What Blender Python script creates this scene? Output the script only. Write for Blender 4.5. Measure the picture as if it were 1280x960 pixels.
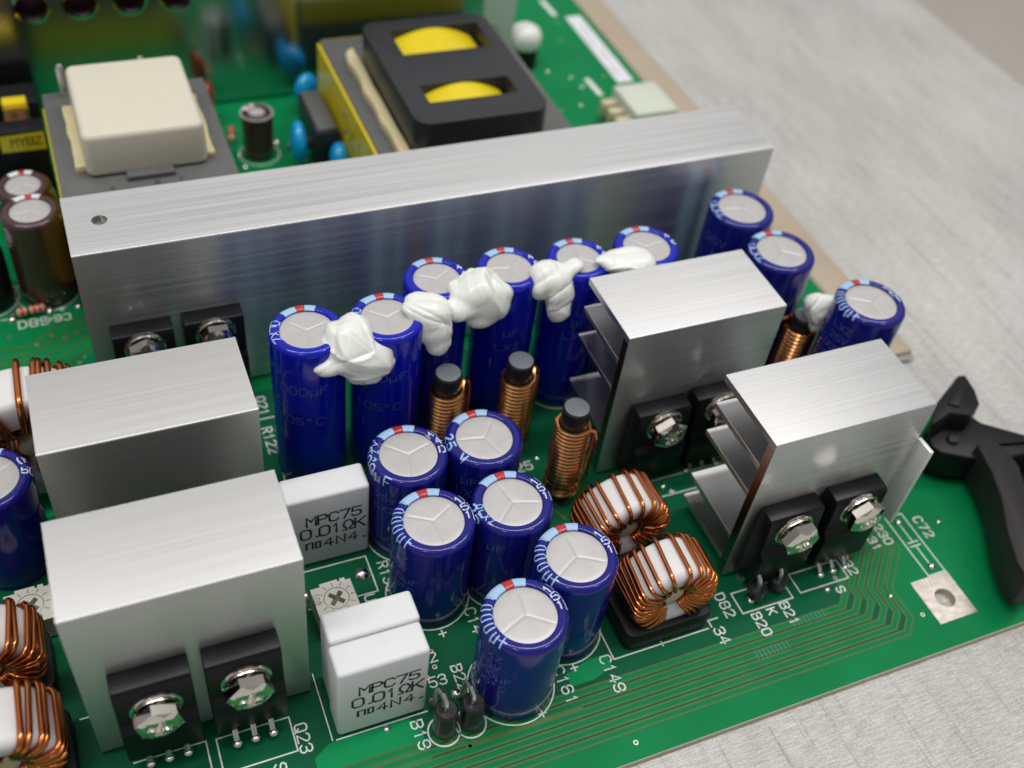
import bpy, bmesh, math, random
import numpy as np
from mathutils import Matrix, Vector
random.seed(7)
S = 0.001                                   # everything below is written in millimetres
R = math.radians
scene = bpy.context.scene
for o in list(bpy.data.objects): bpy.data.objects.remove(o)
C = scene.collection

# ------------------------------------------------------------------ camera
cd = bpy.data.cameras.new('camera'); cam = bpy.data.objects.new('camera', cd); C.objects.link(cam)
rx, ry, rz = (0.9216, -0.3735, 0.1059), (-0.2026, -0.6953, -0.6895), (0.3312, 0.614, -0.7165)
cam.matrix_world = Matrix(((rx[0], -ry[0], -rz[0], 0), (rx[1], -ry[1], -rz[1], 0), (rx[2], -ry[2], -rz[2], 149.9 * S), (0, 0, 0, 1)))
cd.sensor_width = 36; cd.lens = 36 * 1359.3 / 1280
cd.clip_start = 0.01; cd.clip_end = 20
cd.dof.use_dof = True; cd.dof.focus_distance = 0.160; cd.dof.aperture_fstop = 17
scene.camera = cam

# ------------------------------------------------------------------ room light
w = bpy.data.worlds.new('World'); scene.world = w; w.use_nodes = True
bgn = w.node_tree.nodes['Background']; bgn.inputs[0].default_value = (0.90, 0.90, 0.90, 1); bgn.inputs[1].default_value = 0.34
def area(name, loc, target, sx, sy, power, col):
    ld = bpy.data.lights.new(name, 'AREA'); ld.shape = 'RECTANGLE'; ld.size = sx; ld.size_y = sy; ld.energy = power; ld.color = col
    o = bpy.data.objects.new(name, ld); C.objects.link(o); o.location = loc
    o.rotation_euler = (Vector(target) - Vector(loc)).to_track_quat('-Z', 'Y').to_euler()
    return o
area('ceiling_panel', (0.1, 1.6, 1.75), (0.1, 1.6, 0), 5.0, 5.0, 31, (1.0, 0.985, 0.97))
area('ceiling_lamp', (-0.45, 0.15, 1.5), (0.06, 0.12, 0), 0.14, 1.0, 9.0, (1.0, 0.98, 0.95))
area('ceiling_lamp', (0.55, 0.20, 1.5), (0.06, 0.12, 0), 0.14, 1.0, 9.0, (1.0, 0.98, 0.95))
area('ceiling_spot', (-0.50, -0.55, 1.3), (0.06, 0.12, 0), 0.18, 0.06, 1.3, (1.0, 0.98, 0.95))
area('ceiling_spot', (0.70, -0.45, 1.3), (0.06, 0.12, 0), 0.18, 0.06, 1.3, (1.0, 0.98, 0.95))
vs = scene.view_settings; vs.view_transform = 'Standard'; vs.look = 'None'; vs.exposure = -0.2; vs.gamma = 1
scene.render.resolution_x = 1024; scene.render.resolution_y = 768

# ------------------------------------------------------------------ materials
def mat(name, col, rough=0.5, metal=0.0, coat=0.0, var=0.0, vscale=(0.3, 0.3, 0.3), bump=0.0, bscale=(1, 1, 1), aniso=0.0, tangent=(1, 0, 0), rvar=0.0, spec=0.5, detail=4, trans=0, ior=1.5, sss=0, bdist=0.1):
    """principled material; vscale / bscale = noise cells per millimetre along x, y, z of the object"""
    m = bpy.data.materials.new(name); m.use_nodes = True; nt = m.node_tree; N = nt.nodes; L = nt.links
    p = N['Principled BSDF']
    p.inputs['Base Color'].default_value = (*col, 1); p.inputs['Roughness'].default_value = rough; p.inputs['Metallic'].default_value = metal
    p.inputs['Coat Weight'].default_value = coat; p.inputs['Coat Roughness'].default_value = 0.06
    p.inputs['Specular IOR Level'].default_value = spec; p.inputs['Transmission Weight'].default_value = trans; p.inputs['IOR'].default_value = ior
    if sss:
        p.inputs['Subsurface Weight'].default_value = sss; p.inputs['Subsurface Scale'].default_value = 0.0015; p.inputs['Subsurface Radius'].default_value = (1, .9, .75)
    tc = N.new('ShaderNodeTexCoord')
    def noise(sc, det=detail):
        mp = N.new('ShaderNodeMapping'); mp.inputs['Scale'].default_value = [x * 1000 for x in sc]
        L.new(tc.outputs['Object'], mp.inputs[0])
        nz = N.new('ShaderNodeTexNoise'); nz.inputs['Scale'].default_value = 1; nz.inputs['Detail'].default_value = det; nz.inputs['Roughness'].default_value = 0.6
        L.new(mp.outputs[0], nz.inputs['Vector']); return nz
    if var or rvar:
        nz = noise(vscale)
        if var:
            mr = N.new('ShaderNodeMapRange'); mr.inputs[1].default_value = 0.25; mr.inputs[2].default_value = 0.75; mr.inputs[3].default_value = 1 - var; mr.inputs[4].default_value = 1 + var
            L.new(nz.outputs[0], mr.inputs[0])
            mx = N.new('ShaderNodeMix'); mx.data_type = 'RGBA'; mx.blend_type = 'MULTIPLY'; mx.inputs[0].default_value = 1
            mx.inputs['A'].default_value = (*col, 1); L.new(mr.outputs[0], mx.inputs['B']); L.new(mx.outputs['Result'], p.inputs['Base Color'])
        if rvar:
            m2 = N.new('ShaderNodeMapRange'); m2.inputs[1].default_value = 0.25; m2.inputs[2].default_value = 0.75; m2.inputs[3].default_value = max(0.02, rough - rvar); m2.inputs[4].default_value = rough + rvar
            L.new(nz.outputs[0], m2.inputs[0]); L.new(m2.outputs[0], p.inputs['Roughness'])
    if bump:
        nb = noise(bscale, 3); b = N.new('ShaderNodeBump'); b.inputs['Strength'].default_value = bump; b.inputs['Distance'].default_value = bdist * S
        L.new(nb.outputs[0], b.inputs['Height']); L.new(b.outputs[0], p.inputs['Normal'])
    if aniso:
        p.inputs['Anisotropic'].default_value = aniso
        ge = N.new('ShaderNodeNewGeometry'); cx = N.new('ShaderNodeVectorMath'); cx.operation = 'CROSS_PRODUCT'; cx.inputs[1].default_value = tangent
        ad = N.new('ShaderNodeVectorMath'); ad.operation = 'ADD'; ad.inputs[1].default_value = (0, 0.003, 0.01)
        L.new(ge.outputs['True Normal'], cx.inputs[0]); L.new(cx.outputs[0], ad.inputs[0]); L.new(ad.outputs[0], p.inputs['Tangent'])
    return m
M = {}
M['alu'] = mat('brushed_aluminium', (0.64, 0.64, 0.645), 0.36, 1.0, var=0.15, vscale=(0.012, 3, 3), rvar=0.07, bump=0.28, bscale=(0.02, 9, 9), bdist=0.02, aniso=0.85)
M['alu_matte'] = mat('matte_aluminium', (0.59, 0.585, 0.58), 0.36, 1.0, var=0.025, vscale=(0.02, 2, 2), rvar=0.03, bump=0.10, bscale=(0.05, 8, 8), bdist=0.02, aniso=0.7)
M['alu_end'] = mat('dark_reflection_aluminium_end', (0.30, 0.23, 0.19), 0.22, 1.0, var=0.25, vscale=(2, 2, 0.6), bump=0.4, bscale=(2, 2, 2), bdist=0.03)  # brown tint puts the toroid's dark reflection into the colour
M['mirror'] = mat('polished_aluminium', (0.50, 0.54, 0.56), 0.19, 1.0, var=0.08, vscale=(0.02, 1, 1), rvar=0.04, aniso=0.6)
M['pale_alu'] = mat('bead_blasted_aluminium', (0.80, 0.81, 0.80), 0.55, 0.55, var=0.04)
M['mask'] = mat('green_solder_mask', (0.003, 0.200, 0.064), 0.42, var=0.14, vscale=(0.06, 0.06, 0.06), bump=0.1, bscale=(3, 3, 3), spec=0.09)
M['mask_dark'] = mat('dark_green_solder_mask', (0.003, 0.100, 0.042), 0.36, var=0.14, vscale=(0.08, 0.08, 0.08), bump=0.08, bscale=(3, 3, 3), spec=0.12)
M['mask_pour'] = mat('bright_green_solder_mask', (0.005, 0.26, 0.085), 0.32, var=0.08, vscale=(0.1, 0.1, 0.1), spec=0.1)
M['olive'] = mat('olive_trace_edge', (0.045, 0.125, 0.018), 0.4, var=0.25, vscale=(0.15, 0.15, 0.15))
M['fr4'] = mat('bare_laminate', (0.50, 0.44, 0.33), 0.6, var=0.06)
M['tan'] = mat('tan_laminate', (0.44, 0.36, 0.27), 0.45, var=0.06, vscale=(0.08, 0.05, 0.08))
M['silk'] = mat('white_silkscreen', (0.72, 0.75, 0.73), 0.6, var=0.12, vscale=(1.5, 1.5, 1.5))
M['solder'] = mat('solder', (0.75, 0.74, 0.71), 0.22, 1.0, var=0.1)
M['tin'] = mat('tinned_pad', (0.66, 0.60, 0.54), 0.36, 1.0, var=0.2, vscale=(0.5, 0.9, 1), rvar=0.08)
M['sleeve'] = mat('blue_shrink_sleeve', (0.008, 0.009, 0.19), 0.14, coat=0.1, spec=0.4, var=0.06, vscale=(0.2, 0.2, 0.2), bump=0.06, bscale=(0.25, 0.25, 0.25), bdist=0.4)
M['sleeve_tall'] = mat('royal_blue_shrink_sleeve', (0.003, 0.009, 0.40), 0.14, coat=0.1, spec=0.4, var=0.06, vscale=(0.2, 0.2, 0.2), bump=0.06, bscale=(0.25, 0.25, 0.15), bdist=0.4)
M['paleblue'] = mat('pale_blue_print', (0.36, 0.55, 0.80), 0.4)
M['whiteblue'] = mat('white_print', (0.62, 0.70, 0.85), 0.4)
M['dimblue'] = mat('faint_blue_print', (0.06, 0.085, 0.30), 0.4)
M['red'] = mat('red_lacquer', (0.46, 0.022, 0.018), 0.22, coat=0.5, var=0.25, vscale=(1.2, 1.2, 1.2))
M['candisc'] = mat('aluminium_can_top', (0.54, 0.525, 0.52), 0.45, 0.35, var=0.05, vscale=(0.5, 0.5, 0.5), bump=0.10, bscale=(1.5, 1.5, 1.5), rvar=0.06)
M['glue'] = mat('white_silicone', (0.82, 0.84, 0.79), 0.3, var=0.03, sss=0.25, coat=0.15, bump=0.05, bscale=(0.8, 0.8, 0.8))
M['ferrite'] = mat('ferrite_rod', (0.014, 0.0145, 0.017), 0.3, var=0.2, vscale=(1, 1, 1), bump=0.15, bscale=(3, 3, 3))
M['ferrite_top'] = mat('ground_ferrite', (0.13, 0.15, 0.17), 0.42, var=0.15, vscale=(2, 2, 2), bump=0.2, bscale=(4, 4, 4))
M['copper'] = mat('enamelled_copper', (0.80, 0.35, 0.13), 0.22, 1.0, coat=0.25, var=0.12, vscale=(0.3, 0.3, 0.3))
M['copper_dark'] = mat('dark_enamelled_copper', (0.58, 0.175, 0.05), 0.2, 1.0, coat=0.2, var=0.15, vscale=(0.3, 0.3, 0.3))
M['core'] = mat('white_coated_core', (0.71, 0.71, 0.71), 0.42, var=0.03, bump=0.1, bscale=(0.8, 0.8, 0.8))
M['plug'] = mat('cream_glue', (0.60, 0.53, 0.36), 0.35, var=0.1)
M['blackplastic'] = mat('black_plastic', (0.007, 0.0075, 0.009), 0.42, spec=0.3, var=0.15, bump=0.12, bscale=(4, 4, 4))
M['package'] = mat('black_epoxy_package', (0.005, 0.0055, 0.007), 0.32, spec=0.25, var=0.12, bump=0.15, bscale=(6, 6, 6))
M['packprint'] = mat('faint_laser_mark', (0.06, 0.06, 0.06), 0.5)
M['nickel'] = mat('nickel_plated_steel', (0.80, 0.75, 0.68), 0.10, 1.0, var=0.06, rvar=0.04)
M['lead'] = mat('tinned_lead', (0.72, 0.70, 0.66), 0.25, 1.0)
M['ceramic'] = mat('white_ceramic_case', (0.73, 0.74, 0.76), 0.50, var=0.025, vscale=(0.4, 0.4, 0.4), bump=0.08, bscale=(3, 3, 3))
M['ink'] = mat('black_ink', (0.015, 0.015, 0.017), 0.55)
M['greyink'] = mat('grey_ink', (0.22, 0.22, 0.25), 0.55)
M['trimmer'] = mat('ivory_plastic', (0.62, 0.60, 0.53), 0.5, var=0.05)
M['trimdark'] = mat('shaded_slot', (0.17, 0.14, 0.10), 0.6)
M['cream'] = mat('cream_plastic', (0.68, 0.635, 0.52), 0.42, var=0.02)
M['creamglue'] = mat('yellowed_epoxy', (0.70, 0.61, 0.36), 0.38, var=0.06)
M['greycore'] = mat('grey_ferrite_core', (0.12, 0.122, 0.122), 0.45, var=0.1)
M['bobbin'] = mat('charcoal_bobbin', (0.022, 0.023, 0.027), 0.38, var=0.1, bump=0.08, bscale=(3, 3, 3))
M['tape'] = mat('yellow_polyester_tape', (0.80, 0.62, 0.01), 0.32, var=0.06, bump=0.3, bscale=(0.15, 0.6, 0.6), bdist=0.4)
M['brown'] = mat('brown_shrink_sleeve', (0.055, 0.020, 0.020), 0.25, coat=0.4, var=0.1)
M['cerblue'] = mat('blue_epoxy', (0.002, 0.33, 0.72), 0.2, coat=0.4, var=0.06)
M['redbrown'] = mat('red_brown_epoxy', (0.28, 0.032, 0.014), 0.25, coat=0.3)
M['nylon'] = mat('translucent_nylon', (0.62, 0.66, 0.56), 0.4, var=0.04)
M['paper'] = mat('white_label_paper', (0.74, 0.74, 0.78), 0.55)
M['beige'] = mat('beige_resistor_body', (0.55, 0.35, 0.2), 0.4)
M['ejector'] = mat('black_moulded_nylon', (0.005, 0.005, 0.006), 0.40, spec=0.3, var=0.15, bump=0.12, bscale=(3, 3, 3))
M['ejector_arm'] = mat('charcoal_moulded_nylon', (0.018, 0.016, 0.016), 0.42, spec=0.3, var=0.1, bump=0.1, bscale=(3, 3, 3))

def table_material():
    m = bpy.data.materials.new('woven_grey_laminate'); m.use_nodes = True; nt = m.node_tree; N = nt.nodes; L = nt.links; p = N['Principled BSDF']
    p.inputs['Roughness'].default_value = 0.36
    tc = N.new('ShaderNodeTexCoord')
    def nz(sc, rot=0, det=4, rough=.6):
        mp = N.new('ShaderNodeMapping'); mp.inputs['Scale'].default_value = [x * 1000 for x in sc]; mp.inputs['Rotation'].default_value = (0, 0, rot)
        L.new(tc.outputs['Object'], mp.inputs[0]); n = N.new('ShaderNodeTexNoise'); n.inputs['Scale'].default_value = 1; n.inputs['Detail'].default_value = det; n.inputs['Roughness'].default_value = rough
        L.new(mp.outputs[0], n.inputs['Vector']); return n.outputs[0]
    def math_(op, a, b):
        n = N.new('ShaderNodeMath'); n.operation = op
        for i, v in enumerate((a, b)):
            if isinstance(v, (int, float)): n.inputs[i].default_value = v
            else: L.new(v, n.inputs[i])
        return n.outputs[0]
    fx = nz((0.32, 4.2, 1), R(2)); fy0 = nz((0.9, 0.035, 1), R(-3)); fine = nz((2.0, 5.0, 1), 0, 3); big = nz((0.012, 0.012, 1), 0, 3); grime = nz((0.05, 0.02, 1), R(35), 5)
    fm = N.new('ShaderNodeMapRange'); fm.inputs[1].default_value = 0.56; fm.inputs[2].default_value = 0.72; L.new(fy0, fm.inputs[0]); fy = math_('SUBTRACT', 0.62, math_('MULTIPLY', fm.outputs[0], 0.45))
    h1 = math_('ADD', math_('MULTIPLY', fx, 0.42), math_('MULTIPLY', fy, 0.22)); h1 = math_('ADD', h1, math_('MULTIPLY', fine, 0.36))
    tot = math_('ADD', math_('MULTIPLY', h1, 0.75), math_('ADD', math_('MULTIPLY', big, 0.12), math_('MULTIPLY', grime, 0.14)))
    cr = N.new('ShaderNodeValToRGB'); e = cr.color_ramp.elements
    e[0].position = 0.40; e[0].color = (0.23, 0.22, 0.205, 1); e[1].position = 0.62; e[1].color = (0.70, 0.69, 0.67, 1)
    k = cr.color_ramp.elements.new(0.52); k.color = (0.48, 0.47, 0.45, 1)
    L.new(tot, cr.inputs[0]); L.new(cr.outputs[0], p.inputs['Base Color'])
    b = N.new('ShaderNodeBump'); b.inputs['Strength'].default_value = 0.25; b.inputs['Distance'].default_value = 0.15 * S; L.new(h1, b.inputs['Height']); L.new(b.outputs[0], p.inputs['Normal'])
    return m
M['table'] = table_material()

# ------------------------------------------------------------------ mesh helpers
class MB:
    def __init__(self): self.v = []; self.f = []
    def add(self, v, f):
        n = len(self.v); self.v += [tuple(p) for p in v]; self.f += [tuple(i + n for i in q) for q in f]; return self
    def box(self, x0, x1, y0, y1, z0, z1):
        return self.add([(x0, y0, z0), (x1, y0, z0), (x1, y1, z0), (x0, y1, z0), (x0, y0, z1), (x1, y0, z1), (x1, y1, z1), (x0, y1, z1)],
                        [(0, 3, 2, 1), (4, 5, 6, 7), (0, 1, 5, 4), (1, 2, 6, 5), (2, 3, 7, 6), (3, 0, 4, 7)])
    def prism(self, poly, z0, z1, top=None):
        n = len(poly); a = sum(poly[i][0] * poly[(i + 1) % n][1] - poly[(i + 1) % n][0] * poly[i][1] for i in range(n))
        top = top or poly
        if a < 0: poly = poly[::-1]; top = top[::-1]
        v = [(x, y, z0) for x, y in poly] + [(x, y, z1) for x, y in top]
        return self.add(v, [tuple(range(n))[::-1], tuple(range(n, 2 * n))] + [(i, (i + 1) % n, n + (i + 1) % n, n + i) for i in range(n)])
    def lathe(self, prof, n=40, axis='z', at=(0, 0, 0)):
        v = []; f = []
        rings = []
        for r, z in prof:
            if r < 1e-6: rings.append([len(v)]); v.append((0, 0, z))
            else:
                rings.append(list(range(len(v), len(v) + n)))
                v += [(r * math.cos(2 * math.pi * i / n), r * math.sin(2 * math.pi * i / n), z) for i in range(n)]
        for a, b in zip(rings, rings[1:]):
            for i in range(n):
                j = (i + 1) % n
                if len(a) == 1 and len(b) == 1: continue
                if len(a) == 1: f.append((a[0], b[j], b[i]))
                elif len(b) == 1: f.append((a[i], a[j], b[0]))
                else: f.append((a[i], a[j], b[j], b[i]))
        if axis == 'y': v = [(x, -z, y) for x, y, z in v]          # local +z becomes -y
        if axis == 'x': v = [(z, x, y) for x, y, z in v]
        return self.add([(x + at[0], y + at[1], z + at[2]) for x, y, z in v], f)
    def tube(self, path, r, n=8, closed=False):
        P = [Vector(p) for p in path]; m = len(P); v = []; f = []; up = None
        for i, p in enumerate(P):
            a = P[(i - 1) % m] if closed or i else p; b = P[(i + 1) % m] if closed or i < m - 1 else p
            t = (b - a).normalized()
            if up is None:
                up = Vector((0, 0, 1)) if abs(t.z) < .9 else Vector((1, 0, 0))
            s = t.cross(up).normalized(); up = s.cross(t).normalized()
            v += [tuple(p + r * (math.cos(2 * math.pi * k / n) * s + math.sin(2 * math.pi * k / n) * up)) for k in range(n)]
        for i in range(m if closed else m - 1):
            for k in range(n):
                f.append((i * n + k, i * n + (k + 1) % n, ((i + 1) % m) * n + (k + 1) % n, ((i + 1) % m) * n + k))
        if not closed: f += [tuple(range(n))[::-1], tuple(range((m - 1) * n, m * n))]
        return self.add(v, f)
    def mesh(self, name, m, bevel=0, seg=2, smooth=35):
        me = bpy.data.meshes.new(name); me.from_pydata([(x * S, y * S, z * S) for x, y, z in self.v], [], self.f)
        bm = bmesh.new(); bm.from_mesh(me); bmesh.ops.recalc_face_normals(bm, faces=bm.faces)
        if bevel:
            bmesh.ops.remove_doubles(bm, verts=bm.verts, dist=1e-7)
            ed = [e for e in bm.edges if len(e.link_faces) == 2 and e.calc_face_angle(0) > 0.5]
            bmesh.ops.bevel(bm, geom=ed, offset=bevel * S, segments=seg, profile=0.5, affect='EDGES', clamp_overlap=True)
        bm.to_mesh(me); bm.free()
        me.materials.append(M[m] if isinstance(m, str) else m)
        if smooth:
            me.polygons.foreach_set('use_smooth', [True] * len(me.polygons)); me.set_sharp_from_angle(angle=R(smooth))
        me.update(); return me
    def build(self, name, m, parent=None, loc=(0, 0, 0), bevel=0, seg=2, smooth=35, label=None, rot=None):
        return put(name, self.mesh(name, m, bevel, seg, smooth), parent, loc, label, rot)
def put(name, me, parent=None, loc=(0, 0, 0), label=None, rot=None):
    o = bpy.data.objects.new(name, me); C.objects.link(o); o.parent = parent; o.location = [c * S for c in loc]
    if label: o['label'] = label
    if rot: o.rotation_euler = rot
    return o
def tag(o, label, cat=None, group=None, kind=None):
    o['label'] = label
    if cat: o['category'] = cat
    if group: o['group'] = group
    if kind: o['kind'] = kind
    return o
def thing(name, label, cat, loc=(0, 0, 0), rz=0, group=None):
    o = bpy.data.objects.new(name, None); C.objects.link(o); o.location = [c * S for c in loc]; o.rotation_euler = (0, 0, rz); o.empty_display_size = 0.005
    return tag(o, label, cat, group)
def dup(root, loc, label, rz=0):
    def cp(o, par):
        c = o.copy(); C.objects.link(c); c.parent = par
        for ch in o.children: cp(ch, c)
        return c
    r = cp(root, None); r.location = [c * S for c in loc]; r.rotation_euler = (0, 0, rz); r['label'] = label
    return r
def rrect(x0, x1, y0, y1, r, n=5):
    out = []
    for cx, cy, a in ((x1 - r, y1 - r, 0), (x0 + r, y1 - r, 90), (x0 + r, y0 + r, 180), (x1 - r, y0 + r, 270)):
        out += [(cx + r * math.cos(R(a + 90 * i / n)), cy + r * math.sin(R(a + 90 * i / n))) for i in range(n + 1)]
    return out
def circle(cx, cy, r, n=28): return [(cx + r * math.cos(2 * math.pi * i / n), cy + r * math.sin(2 * math.pi * i / n)) for i in range(n)]
def holed(outer, holes, z0, z1):
    """flat plate with real holes: MB in the xy plane"""
    bm = bmesh.new(); edges = []
    loops = [outer] + holes
    for lp in loops:
        vs_ = [bm.verts.new((x, y, 0)) for x, y in lp]
        edges += [bm.edges.new((vs_[i], vs_[(i + 1) % len(vs_)])) for i in range(len(vs_))]
    bmesh.ops.triangle_fill(bm, use_beauty=True, edges=edges)
    bm.verts.index_update(); vv = [(v.co.x, v.co.y) for v in bm.verts]; ff = [tuple(v.index for v in f.verts) for f in bm.faces]; bm.free()
    n = len(vv); mb = MB()
    f = [tuple(i + n for i in q) for q in ff] + [q[::-1] for q in ff]; k = 0
    for lp in loops:
        m = len(lp); f += [(k + i, k + (i + 1) % m, n + k + (i + 1) % m, n + k + i) for i in range(m)]; k += m
    return mb.add([(x, y, z0) for x, y in vv] + [(x, y, z1) for x, y in vv], f)

# ---- flat ribbons and a single-stroke alphabet
def ribbon(pts, w, closed=False):
    """mitred strip of width w along 2-D points -> list of (left, right)"""
    n = len(pts); out = []
    for i in range(n):
        p = Vector(pts[i]); a = Vector(pts[i - 1]) if (i or closed) else None; b = Vector(pts[(i + 1) % n]) if (i < n - 1 or closed) else None
        d1 = (p - a).normalized() if a is not None else None; d2 = (b - p).normalized() if b is not None else None
        d1 = d1 or d2; d2 = d2 or d1
        n1 = Vector((-d1.y, d1.x)); n2 = Vector((-d2.y, d2.x)); mnorm = n1 + n2
        if mnorm.length < 1e-4: mnorm = n1
        mnorm.normalize(); k = min(1 / max(0.35, mnorm.dot(n1)), 1.8) * w / 2
        q = p.copy()
        if a is None: q = p - d1 * w / 2
        if b is None: q = p + d1 * w / 2
        out.append((q + mnorm * k, q - mnorm * k))
    return out
def flat_strip(mb, pts, w, z, closed=False):
    rb = ribbon(pts, w, closed); v = []
    for l, r in rb: v += [(l.x, l.y, z), (r.x, r.y, z)]
    n = len(rb); mb.add(v, [(2 * i, 2 * i + 1, 2 * ((i + 1) % n) + 1, 2 * ((i + 1) % n)) for i in range(n if closed else n - 1)])
GL = {'0': '1,0 0,1 0,5 1,6 3,6 4,5 4,1 3,0 1,0', '1': '1,4.6 2,6 2,0', '2': '0,5 1,6 3,6 4,5 4,4 0,0 4,0', '3': '0,5 1,6 3,6 4,5 4,4 3,3.1 1.4,3.1|3,3.1 4,2 4,1 3,0 1,0 0,1',
      '4': '3,0 3,6 0,2 4,2', '5': '4,6 0.4,6 0,3.4 3,3.6 4,2.6 4,1 3,0 1,0 0,1', '6': '4,5 3,6 1,6 0,5 0,1 1,0 3,0 4,1 4,2.4 3,3.4 0,3', '7': '0,6 4,6 1.5,0',
      '8': '1,3.1 0,4 0,5 1,6 3,6 4,5 4,4 3,3.1 1,3.1 0,2.2 0,1 1,0 3,0 4,1 4,2.2 3,3.1', '9': '0,1 1,0 3,0 4,1 4,5 3,6 1,6 0,5 0,3.6 1,2.7 4,3',
      'B': '0,0 0,6 3,6 4,5 4,4 3,3.1 0,3.1|3,3.1 4,2 4,1 3,0 0,0', 'C': '4,5 3,6 1,6 0,5 0,1 1,0 3,0 4,1', 'D': '0,0 0,6 2.6,6 4,4.6 4,1.4 2.6,0 0,0', 'F': '0,0 0,6 4,6|0,3.2 3,3.2',
      'H': '0,0 0,6|4,0 4,6|0,3 4,3', 'I': '2,0 2,6', 'J': '0,1 1,0 2.6,0 3.4,1 3.4,6', 'K': '0,0 0,6|4,6 0.2,2.6|1.3,3.5 4,0', 'L': '0,6 0,0 4,0', 'M': '0,0 0,6 2,3 4,6 4,0', 'N': '0,0 0,6 4,0 4,6',
      'P': '0,0 0,6 3,6 4,5 4,4 3,3 0,3', 'Q': '1,0 0,1 0,5 1,6 3,6 4,5 4,1 3,0 1,0|2.4,1.6 4.2,-0.4', 'R': '0,0 0,6 3,6 4,5 4,4 3,3 0,3|2,3 4,0', 'S': '4,5 3,6 1,6 0,5 0,4 1,3.2 3,2.8 4,2 4,1 3,0 1,0 0,1',
      'U': '0,6 0,1 1,0 3,0 4,1 4,6', 'V': '0,6 2,0 4,6', 'W': '0,6 1,0 2,4 3,0 4,6', 'X': '0,0 4,6|0,6 4,0', 'Y': '0,6 2,3 4,6|2,3 2,0', 'Z': '0,6 4,6 0,0 4,0', '+': '0,3 4,3|2,1 2,5', '-': '0.6,3 3.4,3', '.': '1.4,0.2 2.1,0.2',
      'µ': '0,-1.6 0,4|0,1 0.8,0 2.6,0 3.6,1|3.6,4 3.6,0', 'Ω': '0,0 1.3,0 1.3,1 0.2,2.4 0.2,4.6 1.2,6 2.8,6 3.8,4.6 3.8,2.4 2.7,1 2.7,0 4,0', '(': '2.6,7 1.6,5 1.6,1 2.6,-1', ')': '1.4,7 2.4,5 2.4,1 1.4,-1',
      '°': '1,4.4 1,6 2.4,6 2.4,4.4 1,4.4', '□': '0,0 0,6 3.6,6 4.6,4.6 4.6,0 0,0', '|': '2,-1 2,7', ' ': ''}
def strokes(text, height, adv=1.45, squeeze=1.0):
    """list of 2-D polylines for a text starting at 0,0; adv in glyph widths"""
    u = height / 6; out = []; x = 0
    for ch in text:
        for s in GL.get(ch, '').replace('|', ';').split(';'):
            pts = [tuple(float(t) for t in q.split(',')) for q in s.split()]
            if len(pts) > 1: out.append([((px * squeeze) * u + x, py * u) for px, py in pts])
        x += (0.55 if ch in '.' else 1) * 4 * u * adv * squeeze
    return out, x - 4 * u * (adv - 1) * squeeze
def flat_text(mb, text, at, rot, height, w, z=0.07, adv=1.45, center=True, squeeze=1.0):
    st, L_ = strokes(text, height, adv, squeeze); c, s = math.cos(R(rot)), math.sin(R(rot)); ox, oy = (L_ / 2, height / 2) if center else (0, 0)
    for i, pl in enumerate(st):
        q = [((x - ox) * c - (y - oy) * s + at[0], (x - ox) * s + (y - oy) * c + at[1]) for x, y in pl]
        closed = (q[0][0] - q[-1][0]) ** 2 + (q[0][1] - q[-1][1]) ** 2 < 1e-6
        flat_strip(mb, q[:-1] if closed else q, w, z + 0.006 * (i % 4), closed)

# ================================================================== the setting
tag(MB().box(-700, 260, -400, 1300, -26, 0).build('table_top', 'table', loc=(0, 0, -1.25), bevel=1.5, seg=3), 'pale grey woven-grain table top under the circuit board', kind='structure')
M['floor'] = mat('beige_floor', (0.74, 0.68, 0.60), 0.5, var=0.04, vscale=(0.01, 0.01, 0.01))
tag(MB().add([(-3000, -2000, 0), (4000, -2000, 0), (4000, 5000, 0), (-3000, 5000, 0)], [(0, 1, 2, 3)]).build('floor', 'floor', loc=(0, 0, -740), smooth=0), 'beige floor beyond the table edge', kind='structure')

# ------------------------------------------------------------------ circuit board
pcb = thing('circuit_board', 'green printed circuit board carrying all the parts, with white printed lettering', 'circuit board')
holed([(-70, 52.4), (146.5, 52.4), (148.0, 54), (148.0, 111.5), (146.2, 113.5), (146.2, 300), (-70, 300)], [circle(121.8, 60.8, 1.75)], -1.1, -0.02).build('board', 'fr4', pcb, smooth=0)
def sheet(name, m, poly, z, label=None):
    mb = MB(); mb.add([(x, y, z) for x, y in poly], [tuple(range(len(poly)))]); return mb.build(name, m, pcb, smooth=0, label=label)
holed([(-69.8, 52.5), (146.3, 52.5), (147.8, 54.2), (147.8, 111.4), (146.0, 113.4), (146.0, 299), (-69.8, 299)], [circle(121.8, 60.8, 1.75)], -0.02, 0.0).build('solder_mask', 'mask', pcb, smooth=0)
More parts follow.
